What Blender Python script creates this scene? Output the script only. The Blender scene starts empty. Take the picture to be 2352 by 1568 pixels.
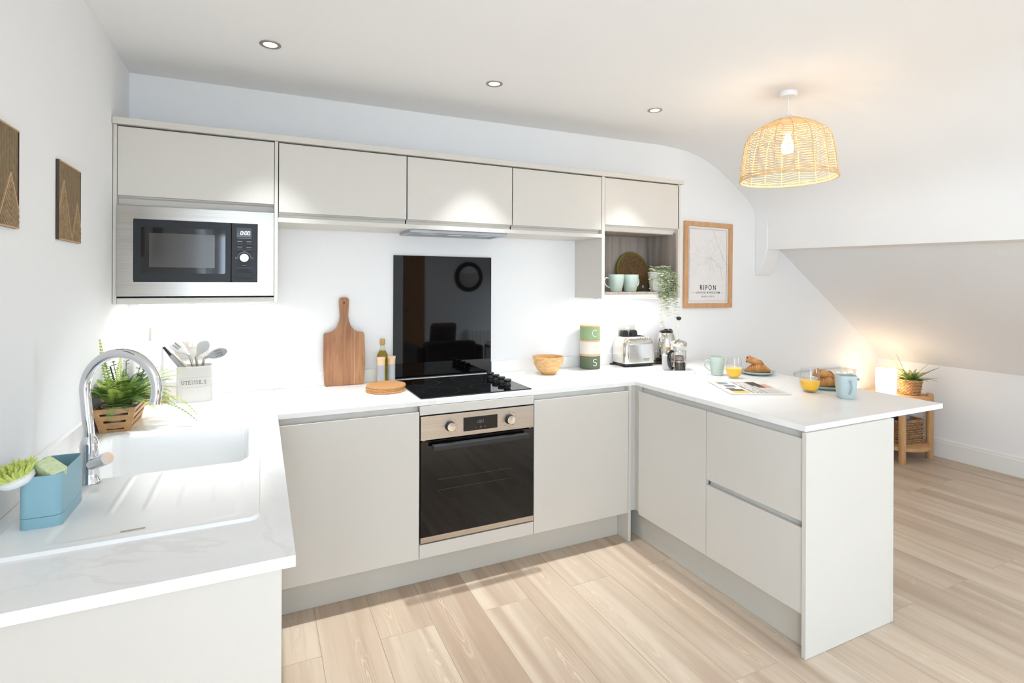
import bpy, bmesh, math, random
from math import pi, sin, cos, radians, sqrt
from mathutils import Vector, Matrix

random.seed(7)
S = bpy.context.scene
COL = S.collection

# ------------------------------------------------------------------ camera
CAM = Vector((0.5566, -3.0137, 1.4495)); YAW = -0.4416; ROLL = 0.0042; FPX = 1222.73
cd = bpy.data.cameras.new('camera'); co = bpy.data.objects.new('camera', cd); COL.objects.link(co)
fw = Vector((-sin(YAW), cos(YAW), 0)); r0 = Vector((cos(YAW), sin(YAW), 0)); u0 = Vector((0, 0, 1))
rr = r0 * cos(ROLL) + u0 * sin(ROLL); uu = -r0 * sin(ROLL) + u0 * cos(ROLL)
co.matrix_world = Matrix(((rr.x, uu.x, -fw.x, CAM.x), (rr.y, uu.y, -fw.y, CAM.y), (rr.z, uu.z, -fw.z, CAM.z), (0, 0, 0, 1)))
cd.sensor_width = 36; cd.lens = 36 * FPX / 2352; cd.shift_y = -134.31 / 2352; cd.clip_start = 0.05
S.camera = co

# ------------------------------------------------------------------ world, daylight, exposure
S.view_settings.view_transform = 'Standard'; S.view_settings.look = 'None'
S.view_settings.gamma = 1; S.view_settings.use_curve_mapping = False
S.view_settings.exposure = 0.84
S.cycles.max_bounces = 7; S.cycles.diffuse_bounces = 5; S.cycles.glossy_bounces = 4; S.cycles.transparent_max_bounces = 8
S.cycles.sample_clamp_indirect = 6; S.cycles.use_denoising = True
S.cycles.caustics_reflective = False; S.cycles.caustics_refractive = False
w = bpy.data.worlds.new('sky'); S.world = w; w.use_nodes = True
w.node_tree.nodes['Background'].inputs[0].default_value = (0.75, 0.87, 1.0, 1)
w.node_tree.nodes['Background'].inputs[1].default_value = 1.5

def area_light(name, loc, size, energy, col, direction, size_y=None, shape='RECTANGLE', spread=180, parent=None):
    l = bpy.data.lights.new(name, 'AREA'); l.energy = energy; l.color = col; l.shape = shape
    l.size = size
    if size_y: l.size_y = size_y
    l.spread = radians(spread)
    o = bpy.data.objects.new(name, l); COL.objects.link(o)
    o.rotation_euler = Vector(direction).to_track_quat('-Z', 'Y').to_euler(); o.location = loc
    if parent: o.parent = parent
    return o
DAY = (0.73,0.875,1.0)
# daylight entering by the glazed door and side window, plus an added roof window, all behind the camera
area_light('daylight_glazed_door', (0.32, -5.62, 1.15), 0.54, 21, DAY, (0, 1, 0), 1.9)
area_light('daylight_side_window', (-0.14, -4.2, 1.5), 1.1, 46, DAY, (1, 0, 0), 1.2)
area_light('added_roof_fill', (5.05 + .09, -4.3, 1.733 - .69 * (5.05 - 4.407) + .13), 0.78, 86, DAY, (-.568, 0, -.823), 1.2)  # added fill from the right for the left wall, out of view
WARM = (0.91,0.96,1.0)
E_DOWN = 2.45; E_STRIP = 1.2; E_PEND = 2.3; E_LAMP = 4

# ------------------------------------------------------------------ helpers
def lin(c):
    return tuple((x / 255 / 12.92 if x / 255 <= .04045 else ((x / 255 + .055) / 1.055) ** 2.4) for x in c) + (1.0,)

def nodes_of(m):
    m.use_nodes = True
    return m.node_tree, m.node_tree.nodes['Principled BSDF']

def coords(nt, scale=(1, 1, 1), rnd=False, src='Object'):
    tc = nt.nodes.new('ShaderNodeTexCoord'); mp = nt.nodes.new('ShaderNodeMapping')
    mp.inputs['Scale'].default_value = scale
    nt.links.new(tc.outputs[src], mp.inputs['Vector'])
    if rnd:
        oi = nt.nodes.new('ShaderNodeObjectInfo'); mu = nt.nodes.new('ShaderNodeMath'); mu.operation = 'MULTIPLY'
        mu.inputs[1].default_value = 37.0
        nt.links.new(oi.outputs['Random'], mu.inputs[0])
        cb = nt.nodes.new('ShaderNodeCombineXYZ')
        for i in range(3): nt.links.new(mu.outputs[0], cb.inputs[i])
        nt.links.new(cb.outputs[0], mp.inputs['Location'])
    return mp.outputs[0]

def noise(nt, vec, scale=5, detail=4, dist=0.0, rough=.5):
    n = nt.nodes.new('ShaderNodeTexNoise'); n.inputs['Scale'].default_value = scale; n.inputs['Detail'].default_value = detail
    n.inputs['Distortion'].default_value = dist; n.inputs['Roughness'].default_value = rough
    nt.links.new(vec, n.inputs['Vector']); return n.outputs['Fac']

def ramp(nt, fac, stops):
    r = nt.nodes.new('ShaderNodeValToRGB'); e = r.color_ramp.elements
    while len(e) < len(stops): e.new(.5)
    for el, (p, c) in zip(e, stops): el.position = p; el.color = c if len(c) == 4 else lin(c)
    nt.links.new(fac, r.inputs[0]); return r.outputs[0]

def mixc(nt, fac, a, b, mode='MIX'):
    m = nt.nodes.new('ShaderNodeMix'); m.data_type = 'RGBA'; m.blend_type = mode
    for sock, v in ((m.inputs[0], fac), (m.inputs[6], a), (m.inputs[7], b)):
        if hasattr(v, 'links') or hasattr(v, 'is_linked'): nt.links.new(v, sock)
        else: sock.default_value = v
    return m.outputs[2]

def bump(nt, bs, h, strength=.1, dist=.01):
    b = nt.nodes.new('ShaderNodeBump'); b.inputs['Strength'].default_value = strength; b.inputs['Distance'].default_value = dist
    nt.links.new(h, b.inputs['Height']); nt.links.new(b.outputs[0], bs.inputs['Normal'])

MATS = {}
def mat(name, col, rough=.5, metal=0.0, spec=.5, col2=None, nscale=(5, 5, 5), detail=4, bmp=0.0, bdist=.002, rnd=False, lo=.35, hi=.65, emit=None, es=0.0, coat=0.0, dist=0.0):
    m = bpy.data.materials.new(name); nt, bs = nodes_of(m)
    bs.inputs['Base Color'].default_value = lin(col); bs.inputs['Roughness'].default_value = rough
    bs.inputs['Metallic'].default_value = metal; bs.inputs['Specular IOR Level'].default_value = spec
    if coat: bs.inputs['Coat Weight'].default_value = coat; bs.inputs['Coat Roughness'].default_value = .08
    if col2 is not None or bmp:
        v = coords(nt, nscale, rnd); n = noise(nt, v, 1.0, detail, dist)
        if col2 is not None:
            c = ramp(nt, n, [(lo, col), (hi, col2)]); nt.links.new(c, bs.inputs['Base Color'])
        if bmp: bump(nt, bs, n, bmp, bdist)
    if emit is not None:
        bs.inputs['Emission Color'].default_value = lin(emit); bs.inputs['Emission Strength'].default_value = es
    MATS[name] = m
    return m

mat('wall_paint', (244, 244, 244), .92, spec=.2)
mat('ceiling_paint', (243, 242, 241), .95, spec=.2)
mat('trim_paint', (242, 240, 236), .5, spec=.35)
mat('cabinet', (213, 208, 200), .36, spec=.42)
mat('cabinet_rail', (216, 211, 203), .4)
mat('plinth', (205, 200, 190), .4, spec=.4)
mat('dark_gap', (34, 32, 31), .8, spec=.1)
mat('grey_oak', (176, 164, 153), .55, col2=(150, 138, 128), nscale=(30, 30, 2.2), bmp=.15, dist=.4)
mat('sink_composite', (240, 240, 239), .28, spec=.5)
mat('chrome', (225, 226, 230), .06, metal=1)
mat('steel', (172, 166, 158), .24, metal=1, col2=(182, 176, 168), nscale=(3, 3, 240), bmp=.02, bdist=.0006)
mat('steel_h', (198, 188, 176), .3, metal=1, col2=(208, 199, 188), nscale=(2, 3, 260), bmp=.02, bdist=.0006)
mat('polished_steel', (222, 219, 214), .1, metal=1)
mat('galvanised', (178, 182, 186), .38, metal=.85, col2=(150, 155, 160), nscale=(40, 40, 40))
mat('aluminium_mesh', (176, 180, 186), .35, metal=.8)
mat('black_glass', (6, 6, 7), .025, spec=.5)
mat('black_plastic', (22, 22, 23), .35)
mat('handle_black', (40, 40, 40), .5)
mat('black_gloss', (14, 14, 15), .12)
mat('charcoal_plastic', (26, 28, 32), .4, spec=.35)
mat('mw_window', (30, 30, 31), .05)
mat('mw_mesh', (74, 73, 72), .1, spec=.6)
mat('print_grey', (120, 116, 110), .7)
mat('print_dark', (58, 56, 56), .8)
mat('print_light', (170, 168, 166), .6)
mat('map_line', (200, 197, 195), .7)
mat('socket_plate', (205, 199, 192), .34, metal=.55)
mat('steel_light', (206, 204, 202), .27, metal=1, col2=(214, 212, 210), nscale=(240, 3, 3), bmp=.02, bdist=.0006)
mat('plank_edge', (186, 164, 140), .7)
mat('ring_line', (58, 58, 60), .3)
mat('led_white', (255, 255, 255), .5, emit=(225, 238, 255), es=1.3)
mat('led_faint', (120, 125, 130), .4, emit=(190, 200, 210), es=.12)
mat('paper_towel', (242, 242, 241), .95, col2=(228, 229, 232), nscale=(28, 28, 10), bmp=.3, spec=.1)
mat('bamboo', (205, 160, 112), .5, col2=(190, 143, 95), nscale=(40, 6, 40), rnd=True)
mat('pale_wood', (226, 187, 142), .5, col2=(214, 172, 126), nscale=(14, 14, 60))
mat('mill_wood', (240, 208, 172), .55, col2=(230, 195, 157), nscale=(30, 30, 80))
mat('bowl_wood', (224, 182, 126), .42, col2=(205, 156, 98), nscale=(26, 26, 70), detail=1, rnd=True)
mat('table_wood', (206, 163, 114), .5, col2=(190, 144, 96), nscale=(40, 40, 5), rnd=True, dist=.3)
mat('frame_wood', (212, 166, 122), .5, col2=(200, 152, 108), nscale=(40, 40, 6), rnd=True)
mat('cork', (201, 152, 104), .9, col2=(176, 126, 82), nscale=(260, 260, 260), detail=2, bmp=.5, bdist=.001, spec=.1)
mat('cork_stopper', (196, 163, 105), .9, col2=(176, 143, 88), nscale=(160, 160, 160))
mat('mill_grey', (183, 185, 188), .5)
mat('tin_grey', (203, 201, 196), .42)
mat('silicone_grey', (150, 153, 156), .65)
mat('silicone_light', (182, 184, 184), .65)
mat('blue_plastic', (136, 176, 188), .42)
mat('sponge', (214, 224, 184), .95, col2=(198, 210, 162), nscale=(160, 160, 160), bmp=.8)
mat('lime_bristle', (206, 217, 118), .5)
mat('white_plastic', (240, 240, 238), .35)
mat('ceramic_white', (243, 242, 238), .2)
mat('sage_ceramic', (178, 192, 182), .33)
mat('sage_plate', (168, 186, 180), .4)
mat('blue_ceramic', (184, 199, 199), .5)
mat('canister_sage', (146, 170, 126), .55)
mat('canister_cream', (226, 219, 207), .55)
mat('canister_olive', (92, 104, 79), .55)
mat('letter_white', (245, 245, 240), .6)
mat('leaf', (122, 152, 66), .55, col2=(88, 120, 48), nscale=(6, 6, 6), rnd=True)
mat('leaf_dark', (86, 116, 54), .55, col2=(60, 90, 40), nscale=(9, 9, 9), rnd=True)
mat('leaf_lime', (180, 194, 92), .55, col2=(142, 166, 68), nscale=(9, 9, 9), rnd=True)
mat('leaf_pale', (188, 200, 170), .6, col2=(216, 216, 178), nscale=(24, 24, 24))
mat('stem', (150, 158, 96), .6)
mat('soil', (52, 42, 34), .95)
mat('wicker', (204, 163, 117), .7, col2=(178, 134, 90), nscale=(60, 60, 60), rnd=True)
mat('wicker_shade', (236, 205, 158), .6, col2=(220, 184, 134), nscale=(40, 40, 40))
mat('basket_straw', (176, 138, 100), .75, col2=(140, 104, 72), nscale=(40, 40, 40))
mat('seagrass', (150, 116, 78), .85, col2=(110, 80, 52), nscale=(90, 90, 90))
mat('mat_green', (122, 116, 44), .8)
mat('croissant', (206, 152, 92), .5, col2=(166, 106, 56), nscale=(28, 28, 28), bmp=.4, lo=.3, hi=.7)
mat('raisin', (70, 34, 20), .4)
mat('juice', (250, 190, 36), .3)
mat('juice_top', (252, 212, 112), .4)
mat('coffee', (32, 18, 12), .1)
mat('coffee_foam', (120, 96, 88), .7, col2=(168, 150, 146), nscale=(90, 90, 90))
mat('newsprint', (214, 210, 204), .85)
mat('photo_green', (120, 128, 90), .8)
mat('photo_blue', (128, 140, 170), .8)
mat('photo_brown', (98, 74, 66), .8)
mat('photo_yellow', (226, 178, 56), .8)
mat('photo_dark', (64, 58, 58), .8)
mat('photo_skin', (205, 160, 140), .8)
mat('poster_paper', (236, 232, 230), .6)
mat('art_board', (70, 54, 40), .8)
mat('art_sky', (146, 124, 94), .7, col2=(130, 108, 80), nscale=(70, 70, 70))
mat('art_slat', (172, 147, 112), .6, col2=(148, 122, 90), nscale=(60, 60, 60))
mat('art_edge', (66, 52, 44), .7)
mat('art_trim', (198, 164, 122), .6)
mat('cable_black', (20, 20, 20), .5)
mat('heater_white', (238, 236, 232), .35)
mat('heater_grille', (150, 145, 140), .5)
mat('chair_white', (240, 239, 236), .4)
mat('lamp_glass', (255, 240, 220), .4, emit=(255, 226, 190), es=E_LAMP)
mat('bulb', (255, 240, 220), .4, emit=(255, 222, 176), es=14)
mat('downlight_lens', (255, 255, 255), .4, emit=(255, 252, 246), es=4)
mat('strip_lens', (255, 255, 255), .4, emit=(255, 250, 244), es=3)
mat('brushed_nickel', (186, 178, 168), .3, metal=1)
mat('book_blue', (150, 170, 190), .6)
mat('book_dark', (58, 66, 78), .6)
mat('sofa_brown', (62, 48, 42), .85)
mat('cushion_brown', (92, 74, 64), .9)
mat('door_wood', (176, 132, 90), .5, col2=(160, 116, 76), nscale=(30, 30, 3))
mat('mirror', (230, 232, 235), .02, metal=1)
mat('mirror_frame', (58, 38, 28), .6)
mat('tag_paper', (238, 236, 234), .8)
mat('tag_print', (70, 66, 90), .8)

def thin_glass(name, tint, gloss=1.0):
    m = bpy.data.materials.new(name); m.use_nodes = True; nt = m.node_tree
    for n in list(nt.nodes):
        if n.type != 'OUTPUT_MATERIAL': nt.nodes.remove(n)
    out = [n for n in nt.nodes if n.type == 'OUTPUT_MATERIAL'][0]
    t = nt.nodes.new('ShaderNodeBsdfTransparent'); t.inputs[0].default_value = tint + (1,)
    g = nt.nodes.new('ShaderNodeBsdfGlossy'); g.inputs['Roughness'].default_value = .03
    f = nt.nodes.new('ShaderNodeLayerWeight'); f.inputs[0].default_value = .5
    pw = nt.nodes.new('ShaderNodeMath'); pw.operation = 'POWER'; pw.inputs[1].default_value = 4.5; nt.links.new(f.outputs['Facing'], pw.inputs[0])
    mu = nt.nodes.new('ShaderNodeMath'); mu.operation = 'MULTIPLY_ADD'; mu.inputs[1].default_value = gloss * .7; mu.inputs[2].default_value = .04
    mx = nt.nodes.new('ShaderNodeMixShader')
    nt.links.new(pw.outputs[0], mu.inputs[0]); nt.links.new(mu.outputs[0], mx.inputs[0])
    nt.links.new(t.outputs[0], mx.inputs[1]); nt.links.new(g.outputs[0], mx.inputs[2])
    nt.links.new(mx.outputs[0], out.inputs[0]); MATS[name] = m
thin_glass('glass', (.97, .98, .98))
thin_glass('oil_glass', (.93, .95, .9))
thin_glass('window_glass', (.96, .98, 1.0))
thin_glass('oil', (.75, .62, .06), .6)

# worktop: white quartz with faint grey and sand veins
m = bpy.data.materials.new('worktop_marble'); MATS['worktop_marble'] = m; nt, bs = nodes_of(m)
bs.inputs['Roughness'].default_value = .24
v = coords(nt, (1.3, 2.2, 1.6)); n1 = noise(nt, v, 1.4, 7, 1.6, .6)
vein = ramp(nt, n1, [(.47, (0, 0, 0, 1)), (.495, (1, 1, 1, 1)), (.505, (1, 1, 1, 1)), (.53, (0, 0, 0, 1))])
n2 = noise(nt, v, .9, 2); msk = ramp(nt, n2, [(.45, (0, 0, 0, 1)), (.62, (.4, .4, .4, 1))])
f = mixc(nt, 1.0, vein, msk, 'MULTIPLY')
n3 = noise(nt, v, 2.0, 3)
base = ramp(nt, n3, [(.35, (240, 239, 237)), (.7, (246, 245, 243))])
nt.links.new(mixc(nt, f, base, lin((222, 219, 217))), bs.inputs['Base Color'])

# floor planks: limed oak
m = bpy.data.materials.new('oak_plank'); MATS['oak_plank'] = m; nt, bs = nodes_of(m)
bs.inputs['Roughness'].default_value = .42; bs.inputs['Specular IOR Level'].default_value = .4
v = coords(nt, (1, 1, 1), True)
def mapped(sc):
    mp = nt.nodes.new('ShaderNodeMapping'); mp.inputs['Scale'].default_value = sc; nt.links.new(v, mp.inputs['Vector']); return mp.outputs[0]
g1 = noise(nt, mapped((13, .8, 10)), 1, 3, .5, .6)
g2 = noise(nt, mapped((110, 4, 10)), 1, 2)
broad = noise(nt, mapped((9, .55, 3)), 1, 2, .8)
oi = nt.nodes.new('ShaderNodeObjectInfo')
tone = ramp(nt, oi.outputs['Random'], [(0, (190, 168, 144)), (.3, (204, 184, 161)), (.65, (211, 193, 172)), (1, (198, 176, 152))])
c = mixc(nt, .5, tone, ramp(nt, g1, [(.3, (184, 160, 136)), (.5, (210, 191, 169)), (.7, (217, 200, 180))]))
c = mixc(nt, ramp(nt, broad, [(.42, (0, 0, 0, 1)), (.66, (.72, .72, .72, 1))]), c, lin((174, 149, 128)))
def mth(op, a, b_=None, c_=None):
    q = nt.nodes.new('ShaderNodeMath'); q.operation = op
    for k_, v_ in enumerate((a, b_, c_)):
        if v_ is None: continue
        if isinstance(v_, (int, float)): q.inputs[k_].default_value = v_
        else: nt.links.new(v_, q.inputs[k_])
    return q.outputs[0]
def cathedral(seed, wx, wy):      # nested flame figure somewhere on each board
    tc = nt.nodes.new('ShaderNodeTexCoord'); sp_ = nt.nodes.new('ShaderNodeSeparateXYZ'); nt.links.new(tc.outputs['Object'], sp_.inputs[0])
    ra = mth('FRACT', mth('MULTIPLY', oi.outputs['Random'], 17.3 * seed)); rb = mth('FRACT', mth('MULTIPLY', oi.outputs['Random'], 41.7 * seed))
    px_ = mth('MULTIPLY', mth('SUBTRACT', sp_.outputs[0], mth('MULTIPLY_ADD', ra, .13, -.065)), 1 / wx)
    py_ = mth('MULTIPLY', mth('SUBTRACT', sp_.outputs[1], mth('MULTIPLY_ADD', rb, 1.2, -.6)), 1 / wy)
    wob = noise(nt, mapped((16, 4.5, 2)), 1, 4, .5)
    rad = mth('ADD', mth('SQRT', mth('ADD', mth('MULTIPLY', px_, px_), mth('MULTIPLY', py_, py_))), mth('MULTIPLY_ADD', wob, 1.1, -.55))
    ring = mth('SINE', mth('MULTIPLY', rad, 25.0))
    return mixc(nt, 1.0, ramp(nt, ring, [(.4, (0, 0, 0, 1)), (1.0, (1, 1, 1, 1))]), ramp(nt, rad, [(.0, (.36, .36, .36, 1)), (.5, (.22, .22, .22, 1)), (.95, (0, 0, 0, 1))]), 'MULTIPLY'), ramp(nt, rad, [(.1, (.4, .4, .4, 1)), (1.0, (0, 0, 0, 1))])
for sd_, wx_, wy_ in ((1.0, .042, .5),):
    fig, core = cathedral(sd_, wx_, wy_)
    c = mixc(nt, core, c, lin((192, 166, 138)))
    c = mixc(nt, fig, c, lin((243, 233, 219)))
c = mixc(nt, ramp(nt, g2, [(.52, (0, 0, 0, 1)), (.75, (.24, .24, .24, 1))]), c, lin((160, 134, 112)))
nt.links.new(c, bs.inputs['Base Color']); pass

# walnut-like chopping board: glued strips
m = bpy.data.materials.new('acacia'); MATS['acacia'] = m; nt, bs = nodes_of(m); bs.inputs['Roughness'].default_value = .5
v = coords(nt, (1, 1, 1)); mp = nt.nodes.new('ShaderNodeMapping'); mp.inputs['Scale'].default_value = (42, 1, 4.2); nt.links.new(v, mp.inputs[0])
g = noise(nt, mp.outputs[0], 1, 6, 1.2)
sx = nt.nodes.new('ShaderNodeSeparateXYZ'); nt.links.new(v, sx.inputs[0])
mr = nt.nodes.new('ShaderNodeMapRange'); mr.inputs[1].default_value = -.11; mr.inputs[2].default_value = .11; nt.links.new(sx.outputs[0], mr.inputs[0])
st = ramp(nt, mr.outputs[0], [(0, (150, 98, 64)), (.245, (150, 98, 64)), (.25, (166, 116, 78)), (.72, (160, 108, 70)), (.725, (212, 174, 128)), (.76, (178, 126, 84)), (1, (168, 118, 78))])
c = mixc(nt, .5, st, ramp(nt, g, [(.3, (118, 72, 44)), (.55, (172, 122, 82)), (.8, (196, 148, 104))]))
nt.links.new(c, bs.inputs['Base Color'])

class B:
    """collects shapes and links them as one mesh object"""
    def __init__(s): s.v = []; s.f = []
    def add(s, vs, fs):
        k = len(s.v); s.v += [tuple(q) for q in vs]; s.f += [tuple(i + k for i in f) for f in fs]; return s
    def box(s, x0, x1, y0, y1, z0, z1):
        x0, x1 = min(x0, x1), max(x0, x1); y0, y1 = min(y0, y1), max(y0, y1); z0, z1 = min(z0, z1), max(z0, z1)
        return s.add([(x0, y0, z0), (x1, y0, z0), (x1, y1, z0), (x0, y1, z0), (x0, y0, z1), (x1, y0, z1), (x1, y1, z1), (x0, y1, z1)],
                     [(3, 2, 1, 0), (4, 5, 6, 7), (0, 1, 5, 4), (1, 2, 6, 5), (2, 3, 7, 6), (3, 0, 4, 7)])
    def hexa(s, p):   # eight corners, bottom ring then top ring
        return s.add(p, [(3, 2, 1, 0), (4, 5, 6, 7), (0, 1, 5, 4), (1, 2, 6, 5), (2, 3, 7, 6), (3, 0, 4, 7)])
    def prism(s, poly, a, b, fn):   # 2D polygon extruded from a to b, fn(u, v, w) -> point
        n = len(poly)
        ar = sum(poly[i][0] * poly[(i + 1) % n][1] - poly[(i + 1) % n][0] * poly[i][1] for i in range(n))
        vs = [fn(u, v, a) for u, v in poly] + [fn(u, v, b) for u, v in poly]
        fs = [tuple(range(n - 1, -1, -1)), tuple(range(n, 2 * n))] + [(i, (i + 1) % n, n + (i + 1) % n, n + i) for i in range(n)]
        return s.add(vs, fs)
    def lathe(s, prof, seg=32, c=(0, 0, 0), sq=0.0, axis='z', cap=True):
        vs = []; fs = []; n = len(prof)
        for r, z in prof:
            for i in range(seg):
                a = 2 * pi * i / seg; ca, sa = cos(a), sin(a)
                k = 1.0
                if sq: k = 1 / ((abs(ca) ** sq + abs(sa) ** sq) ** (1 / sq))
                q = (r * k * ca, r * k * sa, z)
                if axis == 'y': q = (q[0], -q[2], q[1])
                if axis == 'x': q = (q[2], q[0], q[1])
                vs.append((c[0] + q[0], c[1] + q[1], c[2] + q[2]))
        for j in range(n - 1):
            for i in range(seg):
                a = j * seg + i; b = j * seg + (i + 1) % seg
                fs.append((a, b, b + seg, a + seg))
        if cap:
            if prof[0][0] > 1e-5 and abs(prof[0][1] - prof[1][1]) > 1e-6: fs.append(tuple(range(seg - 1, -1, -1)))
            if prof[-1][0] > 1e-5 and abs(prof[-1][1] - prof[-2][1]) > 1e-6: fs.append(tuple((n - 1) * seg + i for i in range(seg)))
        return s.add(vs, fs)
    def tube(s, pts, r, seg=10, closed=False, flat=1.0, fine=0):
        pts = [Vector(p) for p in pts]
        if fine:      # Catmull-Rom refinement of the path and its radii
            r = list(r) if isinstance(r, (list, tuple)) else [r] * len(pts); P, Q = [], []
            for i in range(len(pts) - 1):
                a, b, c, d = pts[max(i - 1, 0)], pts[i], pts[i + 1], pts[min(i + 2, len(pts) - 1)]
                for k in range(fine):
                    t = k / fine; P.append(.5 * ((2 * b) + (c - a) * t + (2 * a - 5 * b + 4 * c - d) * t * t + (3 * b - a - 3 * c + d) * t ** 3)); Q.append(r[i] + (r[i + 1] - r[i]) * t)
            pts = P + [pts[-1]]; r = Q + [r[-1]]
        n = len(pts)
        rs = r if isinstance(r, (list, tuple)) else [r] * n
        vs = []; fs = []; prev = None
        for i, p in enumerate(pts):
            a = pts[(i - 1) % n] if (closed or i > 0) else p; b = pts[(i + 1) % n] if (closed or i < n - 1) else p
            t = (b - a).normalized()
            if prev is None:
                up = Vector((0, 0, 1)) if abs(t.z) < .95 else Vector((1, 0, 0))
                nx = (up - t * up.dot(t)).normalized()
            else: nx = (prev - t * prev.dot(t)).normalized()
            prev = nx; ny = t.cross(nx)
            for k in range(seg):
                an = 2 * pi * k / seg
                vs.append(p + nx * (rs[i] * cos(an)) + ny * (rs[i] * flat * sin(an)))
        for i in range(n - 1 + (1 if closed else 0)):
            for k in range(seg):
                a = i * seg + k; b = i * seg + (k + 1) % seg; j = (i + 1) % n
                fs.append((a, b, j * seg + (k + 1) % seg, j * seg + k))
        if not closed:
            fs.append(tuple(range(seg - 1, -1, -1))); fs.append(tuple((n - 1) * seg + k for k in range(seg)))
        return s.add(vs, fs)
    def ribbon(s, pts, wd, fn, closed=False):   # flat stroke in (u, v) mapped by fn
        n = len(pts); L = []
        for i in range(n):
            a = pts[(i - 1) % n] if (closed or i > 0) else pts[i]; b = pts[(i + 1) % n] if (closed or i < n - 1) else pts[i]
            dx, dy = b[0] - a[0], b[1] - a[1]; d = sqrt(dx * dx + dy * dy) or 1
            L.append((-dy / d * wd / 2, dx / d * wd / 2))
        vs = []
        for (x, y), (ox, oy) in zip(pts, L): vs += [fn(x + ox, y + oy), fn(x - ox, y - oy)]
        m = n if closed else n - 1
        return s.add(vs, [(2 * i, 2 * i + 1, 2 * ((i + 1) % n) + 1, 2 * ((i + 1) % n)) for i in range(m)])
    def rect(s, u0, u1, v0, v1, fn): return s.add([fn(u0, v0), fn(u1, v0), fn(u1, v1), fn(u0, v1)], [(0, 1, 2, 3)])
    def xf(s, M):
        s.v = [tuple(M @ Vector(q)) for q in s.v]; return s
    def build(s, name, material, parent=None, smooth=False, bevel=0.0, world=False, loc=None, angle=38, seg=2):
        off = Vector((0, 0, 0))
        if world and parent is not None: off = WL[parent.name]
        if loc is not None: off = Vector(loc)
        me = bpy.data.meshes.new(name)
        me.from_pydata([(a - off.x, b - off.y, c - off.z) for a, b, c in s.v], [], s.f); me.update()
        if len(s.f) < 6000:
            bm = bmesh.new(); bm.from_mesh(me); bmesh.ops.recalc_face_normals(bm, faces=bm.faces); bm.to_mesh(me); bm.free()
        return link_mesh(name, me, material, parent, smooth, bevel, angle, seg, loc)

WL = {}
def link_mesh(name, me, material, parent=None, smooth=False, bevel=0.0, angle=38, seg=2, loc=None):
    me.materials.append(MATS[material] if isinstance(material, str) else material)
    o = bpy.data.objects.new(name, me); COL.objects.link(o)
    if smooth:
        me.shade_smooth(); me.set_sharp_from_angle(angle=radians(angle))
    if bevel:
        b = o.modifiers.new('bevel', 'BEVEL'); b.width = bevel; b.segments = seg; b.limit_method = 'ANGLE'
    if loc is not None: o.location = loc
    if parent is not None:
        o.parent = parent; WL[o.name] = WL[parent.name]
    else: WL[o.name] = Vector(loc) if loc is not None else Vector((0, 0, 0))
    return o

def tag(o, label, cat, group=None):
    o['label'] = label; o['category'] = cat
    if group: o['group'] = group
    return o
def thing(name, label, cat, loc=(0, 0, 0), rotz=0.0, group=None):
    o = bpy.data.objects.new(name, None); COL.objects.link(o); o.empty_display_size = .05
    o.location = loc; o.rotation_euler = (0, 0, rotz); WL[o.name] = Vector(loc)
    return tag(o, label, cat, group)
def struct(o): o['kind'] = 'structure'; return o
def dup(root, loc, rotz=None, label=None, parts=True):
    r = root.copy(); COL.objects.link(r); r.location = loc
    if rotz is not None: r.rotation_euler = (0, 0, rotz)
    if label: r['label'] = label
    WL[r.name] = Vector(loc)
    for ch in list(root.children):
        c = ch.copy(); COL.objects.link(c); c.parent = r
        for g in ch.children:
            d = g.copy(); COL.objects.link(d); d.parent = c
    return r
def text_into(b, txt, size, fn, spacing=1.0, align='CENTER', bold=0.0):
    cu = bpy.data.curves.new('lettering', 'FONT'); cu.body = txt; cu.size = size; cu.space_character = spacing; cu.align_x = align
    cu.offset = bold; cu.resolution_u = 3
    o = bpy.data.objects.new('lettering', cu); COL.objects.link(o)
    dg = bpy.context.evaluated_depsgraph_get(); me = bpy.data.meshes.new_from_object(o.evaluated_get(dg))
    b.add([fn(q.co.x, q.co.y) for q in me.vertices], [tuple(p.vertices) for p in me.polygons])
    bpy.data.objects.remove(o); bpy.data.curves.remove(cu); bpy.data.meshes.remove(me)
def arc(cx, cy, r, a0, a1, n=12, ry=None):
    ry = ry or r
    return [(cx + r * cos(radians(a0 + (a1 - a0) * i / n)), cy + ry * sin(radians(a0 + (a1 - a0) * i / n))) for i in range(n + 1)]
def rrect(x0, x1, y0, y1, r, n=5):
    return (arc(x1 - r, y1 - r, r, 0, 90, n) + arc(x0 + r, y1 - r, r, 90, 180, n) + arc(x0 + r, y0 + r, r, 180, 270, n) + arc(x1 - r, y0 + r, r, 270, 360, n))
XY = lambda u, v, w: (u, v, w)
XZ = lambda u, v, w: (u, w, v)     # polygon in x-z, extruded in y
YZ = lambda u, v, w: (w, u, v)     # polygon in y-z, extruded in x
def seven(b, txt, u0, v0, h, fn, wd):
    segs = {'a': ((.1, 1), (.9, 1)), 'b': ((1, .95), (1, .55)), 'c': ((1, .45), (1, .05)), 'd': ((.1, 0), (.9, 0)), 'e': ((0, .45), (0, .05)), 'f': ((0, .95), (0, .55)), 'g': ((.1, .5), (.9, .5))}
    T = {'0': 'abcdef', '1': 'bc', '3': 'abcdg'}
    x = u0; k = h * .5
    for ch in txt:
        if ch == ':':
            for vv in (.3, .7): b.rect(x - wd * .6, x + wd * .6, v0 + h * vv - wd * .6, v0 + h * vv + wd * .6, fn)
            x += h * .28; continue
        for sg in T[ch]:
            (a, c), (d, e) = segs[sg]
            b.ribbon([(x + a * k + (c - .5) * h * .12, v0 + c * h), (x + d * k + (e - .5) * h * .12, v0 + e * h)], wd, fn)
        x += h * .78
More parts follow.
